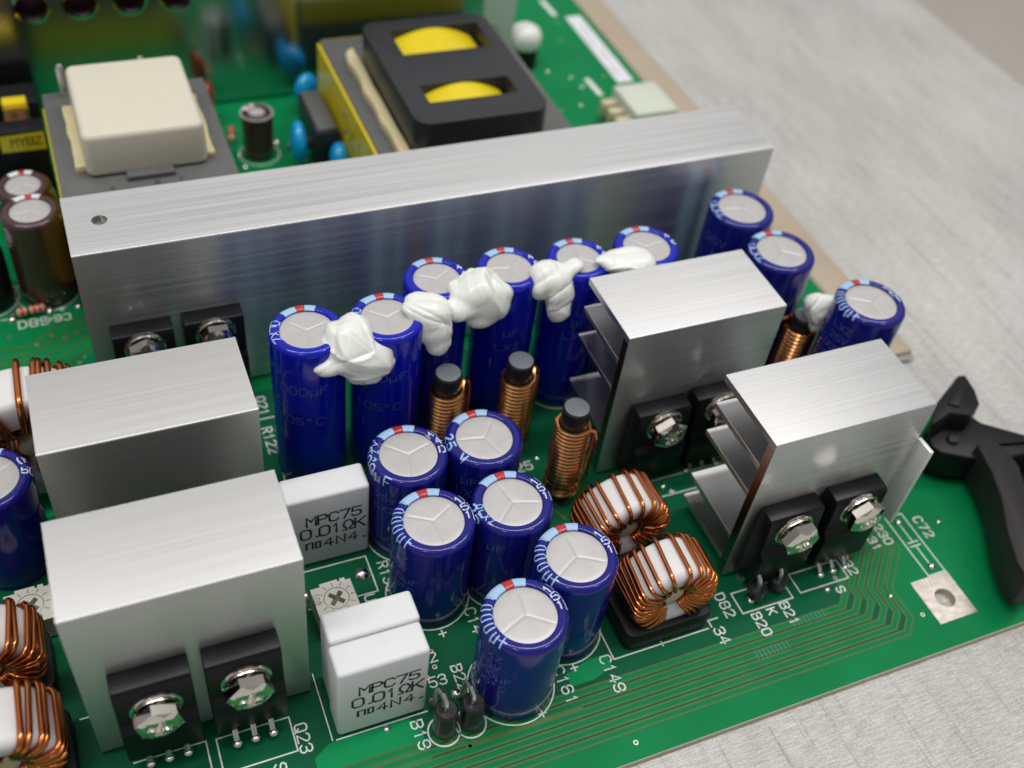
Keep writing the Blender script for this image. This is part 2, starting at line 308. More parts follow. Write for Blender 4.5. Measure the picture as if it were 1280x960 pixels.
# darker mask without copper below, shade between parts painted in, brighter where copper fills
sheet('dark_mask', 'mask_dark', [(-60, 57.0), (109, 57.0), (113.4, 59.4), (113.4, 68.5), (118.6, 74), (119, 84), (127, 96), (140, 118), (140, 140), (-60, 140)], 0.015)
sheet('copper_pour', 'mask_pour', [(14.5, 62.4), (16, 61), (28.6, 61), (30.2, 62.6), (30.2, 68.2), (28.8, 69.6), (17, 69.6), (14.5, 68)], 0.03)
sheet('copper_pour', 'mask_pour', [(54, 68.6), (58.4, 69.8), (61.5, 69.8), (61.6, 67.6), (58, 66.4), (54, 66.4)], 0.03)
sheet('copper_pour', 'mask_pour', [(-11, 150), (-4, 140), (-2, 122), (-30, 122), (-30, 150)], 0.03)
for k in range(6):                                          # traces along the front edge that turn up past the right heatsink
    y = 57.3 + 1.55 * k; x = 113.4 - 1.55 * k; up = 65.5 + 0.64 * k
    mb = MB(); pts = [(-50, y), (x - 2.2, y), (x, y + 2.2), (x, up), (x + 6.5, up + 6.5), (x + 6.5, 80 + 0.64 * k), (x + 16, 89.5 + 0.64 * k)]
    flat_strip(mb, pts, 0.95, 0.030 + 0.001 * k); mb.build('trace', 'mask', pcb, smooth=0)
    for s in (-1, 1):
        mb = MB(); flat_strip(mb, [(px - s * 0.5 * (0, .41, 1, 1, 1, 1, 1)[i], py + s * 0.5 * (1, 1, .41, .41, .41, .41, .41)[i]) for i, (px, py) in enumerate(pts)], 0.30, 0.045 + 0.002 * k); mb.build('trace_edge', 'olive', pcb, smooth=0)
for k in range(5):
    mb = MB(); flat_strip(mb, [(-40, 163 - 1.9 * k), (-14 + 1.2 * k, 163 - 1.9 * k), (-8 + 1.5 * k, 168.2 - 1.6 * k), (4, 168.2 - 1.6 * k)], 0.55, 0.035); mb.build('trace', 'olive', pcb, smooth=0)
for x0, y0, x1, y1 in ((36, 62.6, 54, 62.6), (36, 62.6, 33, 64.8), (60, 108, 66, 96), (33, 216, 52, 216), (33, 220, 52, 220), (33, 224, 56, 224)):
    mb = MB(); flat_strip(mb, [(x0, y0), (x1, y1)], 0.5, 0.06); mb.build('trace', 'olive' if y0 < 120 else 'mask_pour', pcb, smooth=0)
# tan strip along the right edge
MB().box(146.3, 154.5, 113.6, 298, -1.2, 0.25).build('edge_strip', 'tan', pcb, bevel=0.15)
MB().tube([(149, 112.6, -0.2), (153.6, 112.2, -0.2)], 0.55, 10).build('edge_pin', 'lead', pcb)
# silkscreen lettering: text, place, direction, height
for txt, at, rot, hgt in [('C161', (53.2, 67.0), -90, 1.75), ('C149', (61.0, 66.4), -90, 1.75), ('+', (48.0, 63.8), 0, 1.6), ('+', (55.7, 69.2), 0, 1.6), ('L34', (81.0, 67.6), -90, 1.75), ('B20', (88.4, 66.5), -90, 1.6),
                          ('K', (91.3, 68.1), -90, 1.5), ('B21', (94.0, 66.8), -90, 1.6), ('D82', (84.3, 71.6), -90, 1.7), ('S', (105.1, 68.0), -90, 1.5), ('Q32', (109.4, 72.0), -90, 1.6), ('230', (119.3, 75.4), -90, 1.6),
                          ('31', (116.6, 74.2), -90, 1.6), ('C72', (127.6, 74.5), -90, 1.7), ('B19', (29.8, 66.6), -90, 1.7), ('B22', (38.4, 73.4), -90, 1.6), ('153', (34.2, 73.9), 0, 1.6), ('02', (34.8, 77.9), 0, 1.6),
                          ('C14', (43.9, 82.0), -90, 1.7), ('+', (38.4, 81.3), 0, 1.6), ('R138', (33.4, 94.1), -90, 1.6), ('U', (29.6, 91.0), -90, 1.6), ('Q23', (13.8, 71.6), -90, 1.7), ('S', (9.7, 68.4), -90, 1.6),
                          ('Q21', (22.9, 136.2), -90, 1.7), ('R122', (22.4, 127.7), -90, 1.7), ('25', (63.6, 108.7), 0, 1.8), ('D89', (-13.0, 169.1), 0, 2.0), ('C64', (-8.6, 169.2), 180, 1.7), ('42', (-2.5, 165), -90, 1.8),
                          ('+', (-7.6, 171.7), 0, 1.4), ('7', (75.5, 113.5), -90, 1.5), ('+', (87, 95.5), 0, 1.4)]:
    mb = MB(); flat_text(mb, txt, at, rot, hgt, 0.25, 0.075); mb.build('silkscreen_text', 'silk', pcb, smooth=0)
def outline(pts, wd=0.22, closed=False, z=0.07):
    mb = MB(); flat_strip(mb, pts, wd, z, closed); mb.build('silkscreen_line', 'silk', pcb, smooth=0)
outline([(62.3, 75.5), (62.3, 68.5), (79.4, 68.6)])
outline([(70.9, 68.9), (70.9, 68.2)])
outline([(86.4, 73.2), (86.4, 69.2), (96.2, 69.2), (96.2, 73.2)], closed=True)
outline([(98, 73.4), (98, 69.6), (107.8, 69.6), (107.8, 73.4)], closed=True)
outline([(121.8, 78.3), (121.8, 65.4), (125.4, 65.4), (125.4, 78.3)], closed=True)
outline([(123.6, 76), (123.6, 72.4)]); outline([(122.6, 72.3), (124.6, 72.3)]); outline([(122.6, 71.5), (124.6, 71.5)]); outline([(123.6, 71.4), (123.6, 67.6)])
outline([(2.2, 70.0), (2.2, 75.4), (12.6, 75.4), (12.6, 70.0)], closed=True); outline([(0.8, 66.5), (0.8, 75.6), (-9, 75.6)])
outline([(18.2, 69.75), (31.9, 69.75)]); outline([(17.6, 81), (17.6, 69.9)], 0.18); outline([(13.6, 79.5), (16.6, 79.5), (16.6, 81)])
outline([(19.6, 98.9), (31.2, 98.9), (31.2, 91.9), (20, 91.9)])
outline([(-17.5, 101.5), (-17.5, 84)]); outline([(-13.3, 84.5), (-15, 84.5)])
outline([(77, 98.8), (99.4, 98.8)]); outline([(77, 95.0), (99.4, 95.0)]); outline([(20.6, 133), (24.8, 133), (24.8, 126)]); outline([(23.4, 125), (22.6, 118)])
outline([(-18.5, 171.3), (-16.5, 171.3)])
for cx, cy, r in [(45.3, 69.8, 6.65), (56.3, 76.5, 6.65), (38.5, 88.9, 6.65), (51, 88.6, 6.65), (38.9, 102.1, 6.65), (77.1, 126, 6.3), (-9.6, 177.6, 5.9), (-20.4, 178, 5.6), (33.2, 66.0, 2.35), (37.3, 65.9, 2.3), (40.3, 213.6, 4.6)]:
    outline(circle(cx, cy, r, 40), 0.22 if r > 3 else 0.26, True, 0.068)
# faint rows of legend above the front traces
for x0, y0 in ((93.6, 64.4), (84.6, 61.2)):
    mb = MB()
    for i in range(9): flat_strip(mb, [(x0 + 0.75 * i, y0), (x0 + 0.75 * i, y0 + 1.3)], 0.22, 0.062)
    mb.build('faint_legend', mat('worn_legend', (0.04, 0.20, 0.14), 0.5), pcb, smooth=0)
sheet('white_legend_block', 'paper', [(138.8, 224), (143.6, 224), (143.9, 260), (139.2, 260)], 0.08)
for x0, y0 in ((139.8, 228), (140.6, 236), (139.8, 243), (140.8, 250)):
    mb = MB()
    for i in range(6): flat_strip(mb, [(x0, y0 + i * .9), (x0 + 1.6, y0 + i * .9)], 0.18, 0.09)
    mb.build('legend_print', 'greyink', pcb, smooth=0)
for x0, y0, ln in ((131.5, 220, 7), (136.6, 262, 8), (113, 212, 9)):
    mb = MB(); flat_strip(mb, [(x0, y0), (x0 - .4, y0 + ln)], 1.5, 0.075); mb.build('white_legend_block', 'silk', pcb, smooth=0)
# solder joints and vias
dome = MB().lathe([(0.75, 0), (0.72, 0.18), (0.5, 0.42), (0.22, 0.55), (0, 0.58)], 14).mesh('solder_joint', 'solder')
for x, y, s in [(89, 71.1, 1), (94.5, 71.6, 1), (112.7, 64.1, 0.7), (102.8, 68.7, 0.8), (123.6, 76.7, 1), (123.6, 66.9, 1), (25.4, 69.0, 0.8), (33.2, 71.0, 1.2), (36.8, 71.1, 1.2), (29.6, 95.6, 1.9), (19.8, 94.4, 1.7),
                (91.8, 99.1, 0.9), (98.1, 98.9, 0.9), (66.6, 109.8, 0.8), (122.6, 72.9, 0.01), (131, 74.5, 0.7), (-16.6, 171.0, 1.1), (-9.8, 171.6, 1.1), (-4.6, 171.6, 1.0), (45, 217, 1.2), (52.5, 216, 1.3), (44.5, 205, 1), (36, 209, 1), (35.5, 204.5, 1.1), (50, 209, .9), (36, 214, .9),
                (122, 233, .8), (128, 224, .8), (124, 216, .8), (130, 210, 1), (127, 229, .7), (86, 97, .9)]:
    if s < .1: continue
    o = put('solder_joint', dome, pcb, (x, y, 0.05)); o.scale = (s, s, s)
ring = MB().lathe([(0.2, 0.0), (0.42, 0.0), (0.4, 0.05), (0.22, 0.05), (0.2, 0.0)], 14).mesh('via', 'tin')
rv = random.Random(4)
for k in range(46):
    x, y = rv.choice(((rv.uniform(16, 60), rv.uniform(54, 57)), (rv.uniform(100, 140), rv.uniform(54, 88)), (rv.uniform(30, 62), rv.uniform(72, 118)), (rv.uniform(100, 138), rv.uniform(200, 262)), (rv.uniform(31, 56), rv.uniform(202, 232)), (rv.uniform(-20, -4), rv.uniform(150, 172))))
    put('via', ring, pcb, (x, y, 0.06))
# bare metal square with its hole
holed([(117.7, 56.7), (125.6, 56.7), (125.6, 65.2), (117.7, 65.2)], [circle(121.8, 60.8, 1.8)], 0.02, 0.10).build('plated_pad', 'tin', pcb, smooth=0, label='bare metal square pad with a round hole')
for i in range(10):
    mb = MB(); flat_strip(mb, [(118.2 + .76 * i, 64.9), (118.2 + .76 * i, 63.5 + .3 * (i % 2))], 0.16, 0.11); mb.build('pad_hatch', 'fr4', pcb, smooth=0)

# ================================================================== heatsinks
def heatsink(name, label, L_, D_, H_, fins, loc, m, hole=None, group='finned aluminium heatsinks'):
    """front plate with flat shelves behind it; local origin at front left bottom corner"""
    t = thing(name, label, 'heatsink', loc, 0, group); th = 1.7
    yt = 3.0 if hole else D_; c = 0.28
    prof = [(0, 0.6), (th, 0.6), (th, H_ - 1.25), (yt, H_ - 1.25), (yt, H_)] + [(c - c * math.sin(R(a)), H_ - c + c * math.cos(R(a))) for a in (0, 22, 45, 68, 90)]
    n = len(prof); MB().add([(0, y, z) for y, z in prof] + [(L_, y, z) for y, z in prof], [tuple(range(n)), tuple(range(n, 2 * n))[::-1]] + [(i, n + i, n + (i + 1) % n, (i + 1) % n) for i in range(n)]).build('front_and_top_plate', m, t, smooth=30)
    if hole: holed([(0, yt), (L_, yt), (L_, D_), (0, D_)], [circle(hole[0], hole[1], hole[2])], H_ - 1.25, H_).build('top_plate', m, t, smooth=0)
    for z in fins: MB().box(0, L_, th + 0.01, D_, z - 1.1, z).build('fin', m, t, bevel=0.06, seg=1)
    mb = MB(); mb.add([(-0.012, 0.08, 0.7), (-0.012, th - 0.05, 0.7), (-0.012, th - 0.05, H_ - 1.3), (-0.012, 0.08, H_ - 1.3)], [(0, 3, 2, 1)]); mb.build('dark_reflection_end', 'alu_end', t, smooth=0)  # thin sheet on the plate end, dark reflection painted in
    return t
FIN = (27.7, 21.2, 10.0, 4.2)
H1 = heatsink('heatsink', 'matte aluminium heatsink in the left foreground with two screwed transistors', 29.4, 15.3, 34, FIN, (-12.8, 78.3, 0), 'alu_matte')
H2 = dup(H1, (-12.3, 104.8, 0), 'matte aluminium heatsink directly behind the left foreground one')
R1 = heatsink('heatsink', 'brushed aluminium heatsink at the right beside the black ejector lever', 29.6, 15.1, 34, FIN, (86.4, 76.7, 0), 'alu')
R2 = dup(R1, (75.3, 103.2, 0), 'brushed aluminium heatsink behind the two toroids, left of the rear right one')
R2['label'] = 'brushed aluminium heatsink right of the tall blue capacitor row, farther from the ejector lever'
MB().box(30.2, 31.0, -2.9, 0.5, 6.5, 25.2).build('side_flange', 'pale_alu', R1, bevel=0.15, label='pale upright flange at the right end')
LG = heatsink('heatsink_bar', 'long flat-topped aluminium heatsink bar running across the board behind the tall capacitors', 130, 15.4, 35, (26, 15), (-3.2, 143.3, 0), 'alu', hole=(5.3, 8.2, 1.25), group=None)
# polished plate at the back
bp_ = thing('mirror_heatsink', 'polished upright metal plate with a row of round holes at the back left', 'heatsink', (0, 236, 0))
mb = holed([(-60, 0.6), (103, 0.6), (103, 52), (-60, 52)], [circle(x, 28.6, 3.2) for x in (-20.9, -11.2, -1.4, 8.5, 18.7, 28.6)] + [circle(-14, 12, 2.2)], 0, 2.2)
mb.v = [(x, z, y) for x, y, z in mb.v]; mb.build('plate', 'mirror', bp_, smooth=0)
for x in (-20.9, -11.2, -1.4, 8.5, 18.7, 28.6):
    MB().lathe([(3.22, 0), (3.7, 0.02), (3.75, 0.4), (3.25, 0.5), (2.95, -0.8)], 28, 'y').build('hole_rim', 'nickel', bp_, (x, 0, 28.6))
MB().box(103, 112, 0.2, 2, 0.6, 40).build('end_plate', 'pale_alu', bp_)

rb_ = thing('rear_backing', 'dark module seen only through the round holes of the polished plate', 'backing', (0, 241, 0))  # added block that makes the plate's holes look dark
MB().box(-40, 60, 0, 14, 0.3, 44).build('case', 'brown', rb_, bevel=0.6); MB().box(-38, 58, 1, 13, 44.02, 45).build('lid', 'blackplastic', rb_, bevel=0.3)

# ================================================================== transistors with screws
def screw_head_mesh():
    n = 48; rr = [0, .25, .5, .75, 1.0, 1.25, 1.5, 1.8, 2.15, 2.4]; mb = MB(); v = []; f = []
    for r in rr:
        for i in range(n):
            a = 2 * math.pi * i / n; x, y = r * math.cos(a), r * math.sin(a)
            d = 2.35 - 0.06 * r * r
            arm = min(abs(x), abs(y))
            if arm < 0.36 and max(abs(x), abs(y)) < 1.45: d -= 1.0 * (1 - max(abs(x), abs(y)) / 1.9)
            elif r < 1.5: d -= 0.12
            if r >= 2.4:
                k = (a % (math.pi / 3)) - math.pi / 6; x *= 1.0 / math.cos(k) * 1.04; y *= 1.0 / math.cos(k) * 1.04; d = 1.75
            v.append((x, -d, y))
    for j in range(len(rr) - 1):
        for i in range(n): f.append((j * n + i, j * n + (i + 1) % n, (j + 1) * n + (i + 1) % n, (j + 1) * n + i))
    m = len(v); v += [(x * 1.0, -0.5, z * 1.0) for x, y, z in v[(len(rr) - 1) * n:]]
    for i in range(n): f.append(((len(rr) - 1) * n + i, (len(rr) - 1) * n + (i + 1) % n, m + (i + 1) % n, m + i))
    return mb.add(v, f).mesh('screw', 'nickel', smooth=28)
SCREW = screw_head_mesh()
WASHER = MB().lathe([(0, -.05), (3.0, 0), (3.05, 0.25), (2.75, 0.34), (2.78, 0.42), (2.7, 0.75), (2.2, 0.8), (0, .8)], 32, 'y').mesh('washer', 'nickel')
def transistor(label, loc, leads='straight', screw_z=14.3):
    """plastic power package standing against a heatsink face (face at local y = 0, front towards -y), base of body at z=3"""
    t = thing('power_transistor', label, 'transistor', loc, 0, 'power transistors screwed to the heatsinks')
    # body: thin tab part above, thicker moulded part below with a sloped step
    prof = [(0, 3.0), (-4.3, 3.0), (-4.5, 3.4), (-4.5, 10.4), (-3.6, 11.4), (-3.3, 18.2), (-2.9, 18.9), (0, 19.2)]
    mb = MB(); n = len(prof); mb.add([(-5, y, z) for y, z in prof] + [(5, y, z) for y, z in prof], [tuple(range(n)), tuple(range(n, 2 * n))[::-1]] + [(i, n + i, n + (i + 1) % n, (i + 1) % n) for i in range(n)])
    mb.build('package', 'package', t, (0, -0.02, 0), bevel=0.18, seg=2)
    s = put('screw', SCREW, t, (0, -3.35 - 0.75, screw_z), rot=(0, random.uniform(0, 1), 0)); put('washer', WASHER, s, (0, 0.75, 0)); s.scale = (1.12, 1.12, 1.12)
    for x in (-2.54, 0, 2.54):
        MB().tube([(x, -2.6, 3.2), (x, -2.9, 2.2), (x, -4.0 if leads == 'bent' else -3.4, 1.1), (x, -4.8 if leads == 'bent' else -3.9, 0.15)], 0.42, 6).build('lead', 'lead', t)
        o = put('solder_joint', dome, t, (x, -5.0 if leads == 'bent' else -4.0, 0.08)); o.scale = (.95, .95, .95)
    return t
transistor('black transistor on the left foreground heatsink, nearer the left edge', (-4.3, 78.3, 1.0), screw_z=13.6)
transistor('black transistor on the left foreground heatsink, above the Q23 lettering', (7.4, 78.3, 1.0), 'bent', screw_z=14.0)
transistor('black transistor at the left end of the long heatsink bar, nearer its corner', (5.0, 143.3, 0.2), screw_z=16.0)
transistor('black transistor on the long heatsink bar, nearer the tall blue capacitors', (16.8, 143.3, 0.4), screw_z=16.3)
transistor('black transistor on the right heatsink behind the toroids, left of its pair', (84.3, 103.2, -1.6), screw_z=16.0)
transistor('black transistor half hidden behind the rear fins of the foremost right heatsink', (95.5, 103.2, -0.8), screw_z=16.4)
transistor('black transistor on the foremost right heatsink, nearer the toroids, above beads', (93.8, 76.7, -0.6), screw_z=15.5)
transistor('black transistor on the foremost right heatsink, beside the pale flange', (106.0, 76.7, -0.2), 'bent', screw_z=16.0)

# ================================================================== electrolytic capacitors
def cap_profile(r, H):
    pr = [(r - 1.72, H - 0.42), (r - 1.62, H - 0.12), (r - 1.35, H)]
    pr += [(r - 1.0 + 1.0 * math.sin(R(a)), H - 1.0 + 1.0 * math.cos(R(a))) for a in (0, 15, 30, 45, 60, 75, 90)]
    pr += [(r, H * 0.6), (r, H * 0.25), (r - 0.02, 1.3), (r - 0.22, 0.9), (r - 0.15, 0.5), (r - 0.5, 0.12), (0, 0.1)]
    return pr
class Wrap:
    def __init__(s, r, H):
        s.p = [Vector(q) for q in cap_profile(r, H)]; s.r = r; s.H = H
        s.l = [0]
        for a, b in zip(s.p, s.p[1:]): s.l.append(s.l[-1] + (b - a).length)
    def __call__(s, th, d, off=0.03):
        i = 0
        while i < len(s.p) - 3 and s.l[i + 1] < d: i += 1
        a, b = s.p[i], s.p[i + 1]; k = (d - s.l[i]) / (s.l[i + 1] - s.l[i]); q = a.lerp(b, k); nrm = Vector((b.y - a.y, -(b.x - a.x))).normalized()
        if nrm.x < 0 and nrm.y < 0: nrm = -nrm
        nrm = Vector((-(b.y - a.y), (b.x - a.x))).normalized(); q = q + nrm * off
        return (q.x * math.cos(th), q.x * math.sin(th), q.y)
    def patch(s, mb, t0, t1, d0, d1, off=0.02, nt=8, nd=24):
        v = []; f = []
        for j in range(nd + 1):
            for i in range(nt + 1): v.append(s(t0 + (t1 - t0) * i / nt, d0 + (d1 - d0) * j / nd, off))
        for j in range(nd):
            for i in range(nt): f.append((j * (nt + 1) + i, j * (nt + 1) + i + 1, (j + 1) * (nt + 1) + i + 1, (j + 1) * (nt + 1) + i))
        mb.add(v, f)
    def text(s, mb, txt, th_mid, d_base, height, wd, along=True, adv=1.4, squeeze=1.0):
        st, L_ = strokes(txt, height, adv, squeeze); rr = s.r - 0.6
        for k, pl in enumerate(st):
            pts = []
            for a, b in zip(pl, pl[1:]):
                m = max(1, int(math.dist(a, b) / 0.4)); pts += [(a[0] + (b[0] - a[0]) * i / m, a[1] + (b[1] - a[1]) * i / m) for i in range(m)]
            pts.append(pl[-1]); v = []
            for l, q in ribbon(pts, wd):
                for e in (l, q):
                    if along: v.append(s(th_mid + (e.x - L_ / 2) / rr, max(0.12, d_base - e.y), 0.035 + 0.004 * (k % 4)))
                    else: v.append(s(th_mid + (e.y - height / 2) / rr, d_base + e.x, 0.035 + 0.004 * (k % 4)))
            mb.add(v, [(2 * i, 2 * i + 1, 2 * i + 3, 2 * i + 2) for i in range(len(pts) - 1)])
def can_top(r):
    rays = [0, 2 * math.pi / 3, 4 * math.pi / 3]; an = []
    for a in rays: an += [a + d for d in (0, .018, .04, .07, .12, .25, .45, .8, 1.15, 1.5, 1.75, 1.9, 2 * math.pi / 3 - .07, 2 * math.pi / 3 - .04, 2 * math.pi / 3 - .018)]
    an = sorted(set(round(a % (2 * math.pi), 5) for a in an)); n = len(an); v = [(0, 0, -0.10)]; f = []
    rr = [.15, .4, .8, 1.3, 1.9, 2.5, 3.1, 3.7, r - .15, r + .25]
    for q in rr:
        for a in an:
            d = min(abs(q * math.sin(a - b)) if math.cos(a - b) > 0 else 9 for b in rays)
            z = -0.085 * math.exp(-(d / 0.13) ** 2) * (1 if q < r - .5 else 0) + 0.05 * math.sin(min(1, q / r) * math.pi) - (0.1 if q > r else 0)
            v.append((q * math.cos(a), q * math.sin(a), z))
    for i in range(n): f.append((0, 1 + i, 1 + (i + 1) % n))
    for j in range(len(rr) - 1):
        for i in range(n): f.append((1 + j * n + i, 1 + j * n + (i + 1) % n, 1 + (j + 1) * n + (i + 1) % n, 1 + (j + 1) * n + i))
    return MB().add(v, f).mesh('vent_disc', 'candisc', smooth=60)
CAPM = {}
def capacitor(label, loc, r, H, style, vent, sleeve='sleeve', group='blue electrolytic capacitors', rot=0, stripe=True):
    t = thing('electrolytic_capacitor', label, 'capacitor', loc, rot, group)
    key = (r, H, sleeve); W = Wrap(r, H)
    if key not in CAPM:
        q = MB()
        for a0, a1 in ((60, 80), (97, 125)): W.patch(q, R(a0), R(a1), 0.22, 3.2, 0.03, 8, 40); W.patch(q, R(a0), R(a1), 3.2, H + 1.2, 0.03, 8, 6)
        rd = MB(); W.patch(rd, R(81), R(96.5), 0.12, 1.9, 0.07, 8, 20)
        CAPM[key] = (MB().lathe(cap_profile(r, H), 64).mesh('sleeve', sleeve, smooth=50), can_top(r - 1.75), q.mesh('polarity_stripe', 'paleblue' if 'sleeve' in M[sleeve].name and sleeve != 'brown' else 'paper'), rd.mesh('red_mark', 'red'))
    a, b, c, d = CAPM[key]
    s = put('sleeve', a, t); put('vent_disc', b, t, (0, 0, H - 0.36), rot=(0, 0, R(vent)))
    if stripe:
        put('polarity_stripe', c, s); put('red_mark', d, s)
    mb = MB(); dim = MB(); wh = MB()
    if style == '1000':
        W.text(mb, '1000µF', R(168), 2.35, 2.0, 0.22, adv=2.1, squeeze=0.58)
        for i, z in enumerate((4.4, 6.8, 9.2, 11.6)): W.text(dim, ('LXZ', '25V', '1000µF', '105°C')[i], R(195), z + 1.4, 1.3, 0.2)
        W.text(wh, '10', R(24), 0.45, 1.35, 0.2, False); W.text(wh, '5C', R(7), 0.45, 1.35, 0.2, False); W.text(wh, '1L', R(-10), 0.45, 1.35, 0.2, False)
    elif style == '1000b':
        W.text(mb, '1000µF', R(176), 3.3, 1.8, 0.24, adv=1.7, squeeze=.8); W.text(mb, 'XZ4', R(158), 1.35, 0.95, 0.18, adv=2.6)
        for i, z in enumerate((5.6, 8.2)): W.text(dim, ('25V', 'LXZ')[i], R(215), z + 1.4, 1.3, 0.2)
        W.text(wh, 'MI', R(28), 0.3, 1.1, 0.2, False); W.text(wh, '4', R(10), 0.6, 1.35, 0.22, False); W.text(wh, 'D', R(-10), 0.6, 1.4, 0.22, False)
    elif style == '25':
        W.text(mb, '25 V', R(184), 2.3, 1.5, 0.30, adv=1.6)
        for i, z in enumerate((5, 8)): W.text(dim, ('µF', 'LXZ')[i], R(225), z + 1.6, 1.5, 0.2)
    elif style == '25b':
        W.text(mb, '25', R(178), 3.0, 1.5, 0.3, adv=1.6); W.text(mb, '□LXZ', R(190), 1.35, 0.9, 0.18, adv=2.0)
        W.text(wh, '10', R(26), 0.45, 1.35, 0.2, False); W.text(wh, '5', R(9), 0.45, 1.35, 0.2, False); W.text(wh, '1L', R(-8), 0.45, 1.35, 0.2, False)
        W.text(dim, 'µF', R(225), 6.6, 1.5, 0.2)
    elif style == 'LXZ':
        W.text(mb, '□LXZ', R(172), 1.75, 1.35, 0.22, adv=1.45)
        for i, z in enumerate((6, 9, 12.5, 16, 20)): W.text(dim, ('35V', '1000µF', 'LXZ', '105°C', '(M)')[i], R(200 + 40 * (i % 2)), z + 1.6, 1.6, 0.2)
    elif style == 'side':
        W.text(dim, 'µF', R(262), 12.6, 1.5, 0.2); W.text(dim, 'LXZ', R(258), 16, 1.5, 0.2); W.text(wh, '4', R(18), 0.6, 1.0, 0.24, False); W.text(wh, 'C', R(-4), 0.9, 1.0, 0.24, False)
    elif style == 'm':
        W.text(wh, '(M)', R(22), 0.5, 1.1, 0.22, False); W.text(wh, '50', R(0), 0.7, 1.2, 0.24, False); W.text(dim, '1L', R(-20), 2.2, 1.2, 0.24, False); W.text(dim, '11', R(-30), 13, 1.4, 0.22, False)
    elif style == 'brown':
        W.text(wh, 'K+', R(-12), 3.4, 1.1, 0.2); W.text(wh, '-', R(205), 4.2, 1.4, 0.25); W.text(wh, '-', R(205), 8, 1.4, 0.25)
    for g, m in ((mb, 'paleblue'), (dim, 'dimblue'), (wh, 'whiteblue')):
        if g.v: g.build('lettering', m, s)
    return t
F = [((38.9, 102.1), '1000b', 15, 'blue capacitor with a dusty scuffed top, beside the rear white resistor'), ((51.5, 101.9), '25', 45, 'blue capacitor right in front of the two left copper rod chokes'),
     ((38.5, 88.9), '1000', 28, 'blue capacitor behind the pair of white resistors, marked 1000µF'), ((51.0, 88.6), '25b', 100, 'blue capacitor in the middle of the short cluster, left of the third rod choke'),
     ((56.3, 76.5), '1000', 85, 'blue capacitor touching the lower toroid, beside the C149 lettering'), ((45.3, 69.8), '1000', 75, 'foremost blue capacitor, beside the C161 lettering and small beads')]
for (x, y), st, vt, lb in F: capacitor(lb, (x, y, 0), 6.25, 20, st, vt, rot=R(random.uniform(2, 9)), group='short blue electrolytic capacitors in the middle')
T = [((28.2, 121.1), 5.9, 'LXZ', 15, 'leftmost tall blue capacitor of the row in front of the long heatsink'), ((41.0, 120.6), 5.9, 'LXZ', 20, 'second tall blue capacitor from the left, glue at its left and right'),
     ((51.7, 127.3), 5.6, 'side', 30, 'third tall blue capacitor from the left, mostly behind two glue blobs'), ((64.5, 126.7), 5.6, 'side', 50, 'fourth tall blue capacitor from the left, behind the second rod choke'),
     ((77.2, 126.0), 5.6, 'side', 80, 'fifth tall blue capacitor from the left, beside the hanging glue blob'), ((90.4, 125.8), 5.9, 'side', 10, 'sixth tall blue capacitor, half hidden behind the rear right heatsink')]
for (x, y), r, st, vt, lb in T: capacitor(lb, (x, y, 0), r, 32, st, vt, 'sleeve_tall', 'tall blue electrolytic capacitors in a row')
for (x, y), st, vt, lb in [((115.3, 133.5), 'LXZ', 50, 'blue capacitor at the right end of the long heatsink bar'), ((116.0, 120.3), 'LXZ', 85, 'blue capacitor right of the rear right heatsink, middle of the right edge three'), ((124.3, 103.7), '1000', 30, 'blue capacitor rising behind the foremost right heatsink at the board edge')]:
    capacitor(lb, (x, y, 0), 6.25, 30, st, vt, 'sleeve', 'blue electrolytic capacitors along the right edge')
capacitor('blue capacitor cut off by the left picture edge, above the left trimmer', (-20.9, 115.3, 0), 6.25, 20, 'm', 30, group='short blue electrolytic capacitors in the middle')
capacitor('brown capacitor nearest the corner of the long heatsink bar', (-9.0, 177.4, 0), 5.3, 20, 'brown', 70, 'brown', 'brown electrolytic capacitors')
capacitor('brown capacitor just behind the other large brown one, below a blue disc', (-9.6, 188.4, 0), 5.0, 18, 'brown', 95, 'brown', 'brown electrolytic capacitors')
capacitor('small brown capacitor standing alone between the two transformers', (40.3, 213.6, 0), 3.5, 11.5, 'none', 10, 'brown', 'brown electrolytic capacitors', rot=R(35))
capacitor('black-sleeved capacitor at the left picture edge beside the brown ones', (-20.4, 178.0, 0), 5.0, 12, 'none', 40, 'blackplastic', 'brown electrolytic capacitors', stripe=False)

# ================================================================== rod chokes
def rod_choke(label, loc, rot, H=22.5, coil_top=18.6):
    t = thing('rod_choke', label, 'inductor', loc, rot, 'copper-wound rod chokes')
    b = MB().lathe([(0, 0.2), (2.3, 0.2), (2.3, H - 0.35), (2.05, H - 0.02)], 32).build('ferrite_rod', 'ferrite', t)
    MB().lathe([(2.05, H - 0.02), (2.0, H), (0, H + 0.02)], 32).build('ground_end', 'ferrite_top', b)
    w_, path, n = 0.42, [], 22; turns = int((coil_top - 2) / 0.87)
    path.append((2.75, -1.2, 0.1)); path.append((2.75, -0.8, 1.2))
    for i in range(turns * n + 1):
        a = 2 * math.pi * i / n; path.append(((2.76 + .04 * math.sin(i * .7)) * math.cos(a), 2.76 * math.sin(a), 2 + (coil_top - 2) * i / (turns * n)))
    e = path[-1]; path += [(3.0, 0.9, coil_top + 0.5), (3.55, 1.5, coil_top + 0.3), (4.0, 1.5, coil_top - 0.9), (4.05, 1.3, coil_top - 3), (3.9, 1.2, 8), (3.8, 1.1, 0.1)]
    MB().tube(path, w_, 8).build('copper_winding', 'copper', t)
    return t
rod_choke('copper rod choke between the second and third tall capacitors, leftmost', (49.8, 114.6, 0), R(-10))
rod_choke('copper rod choke in front of the fourth tall capacitor, middle of the three', (62.5, 113.9, 0), R(-5))
rod_choke('copper rod choke next to the upper toroid, nearest the viewer', (67.2, 101.4, 0), R(-75))
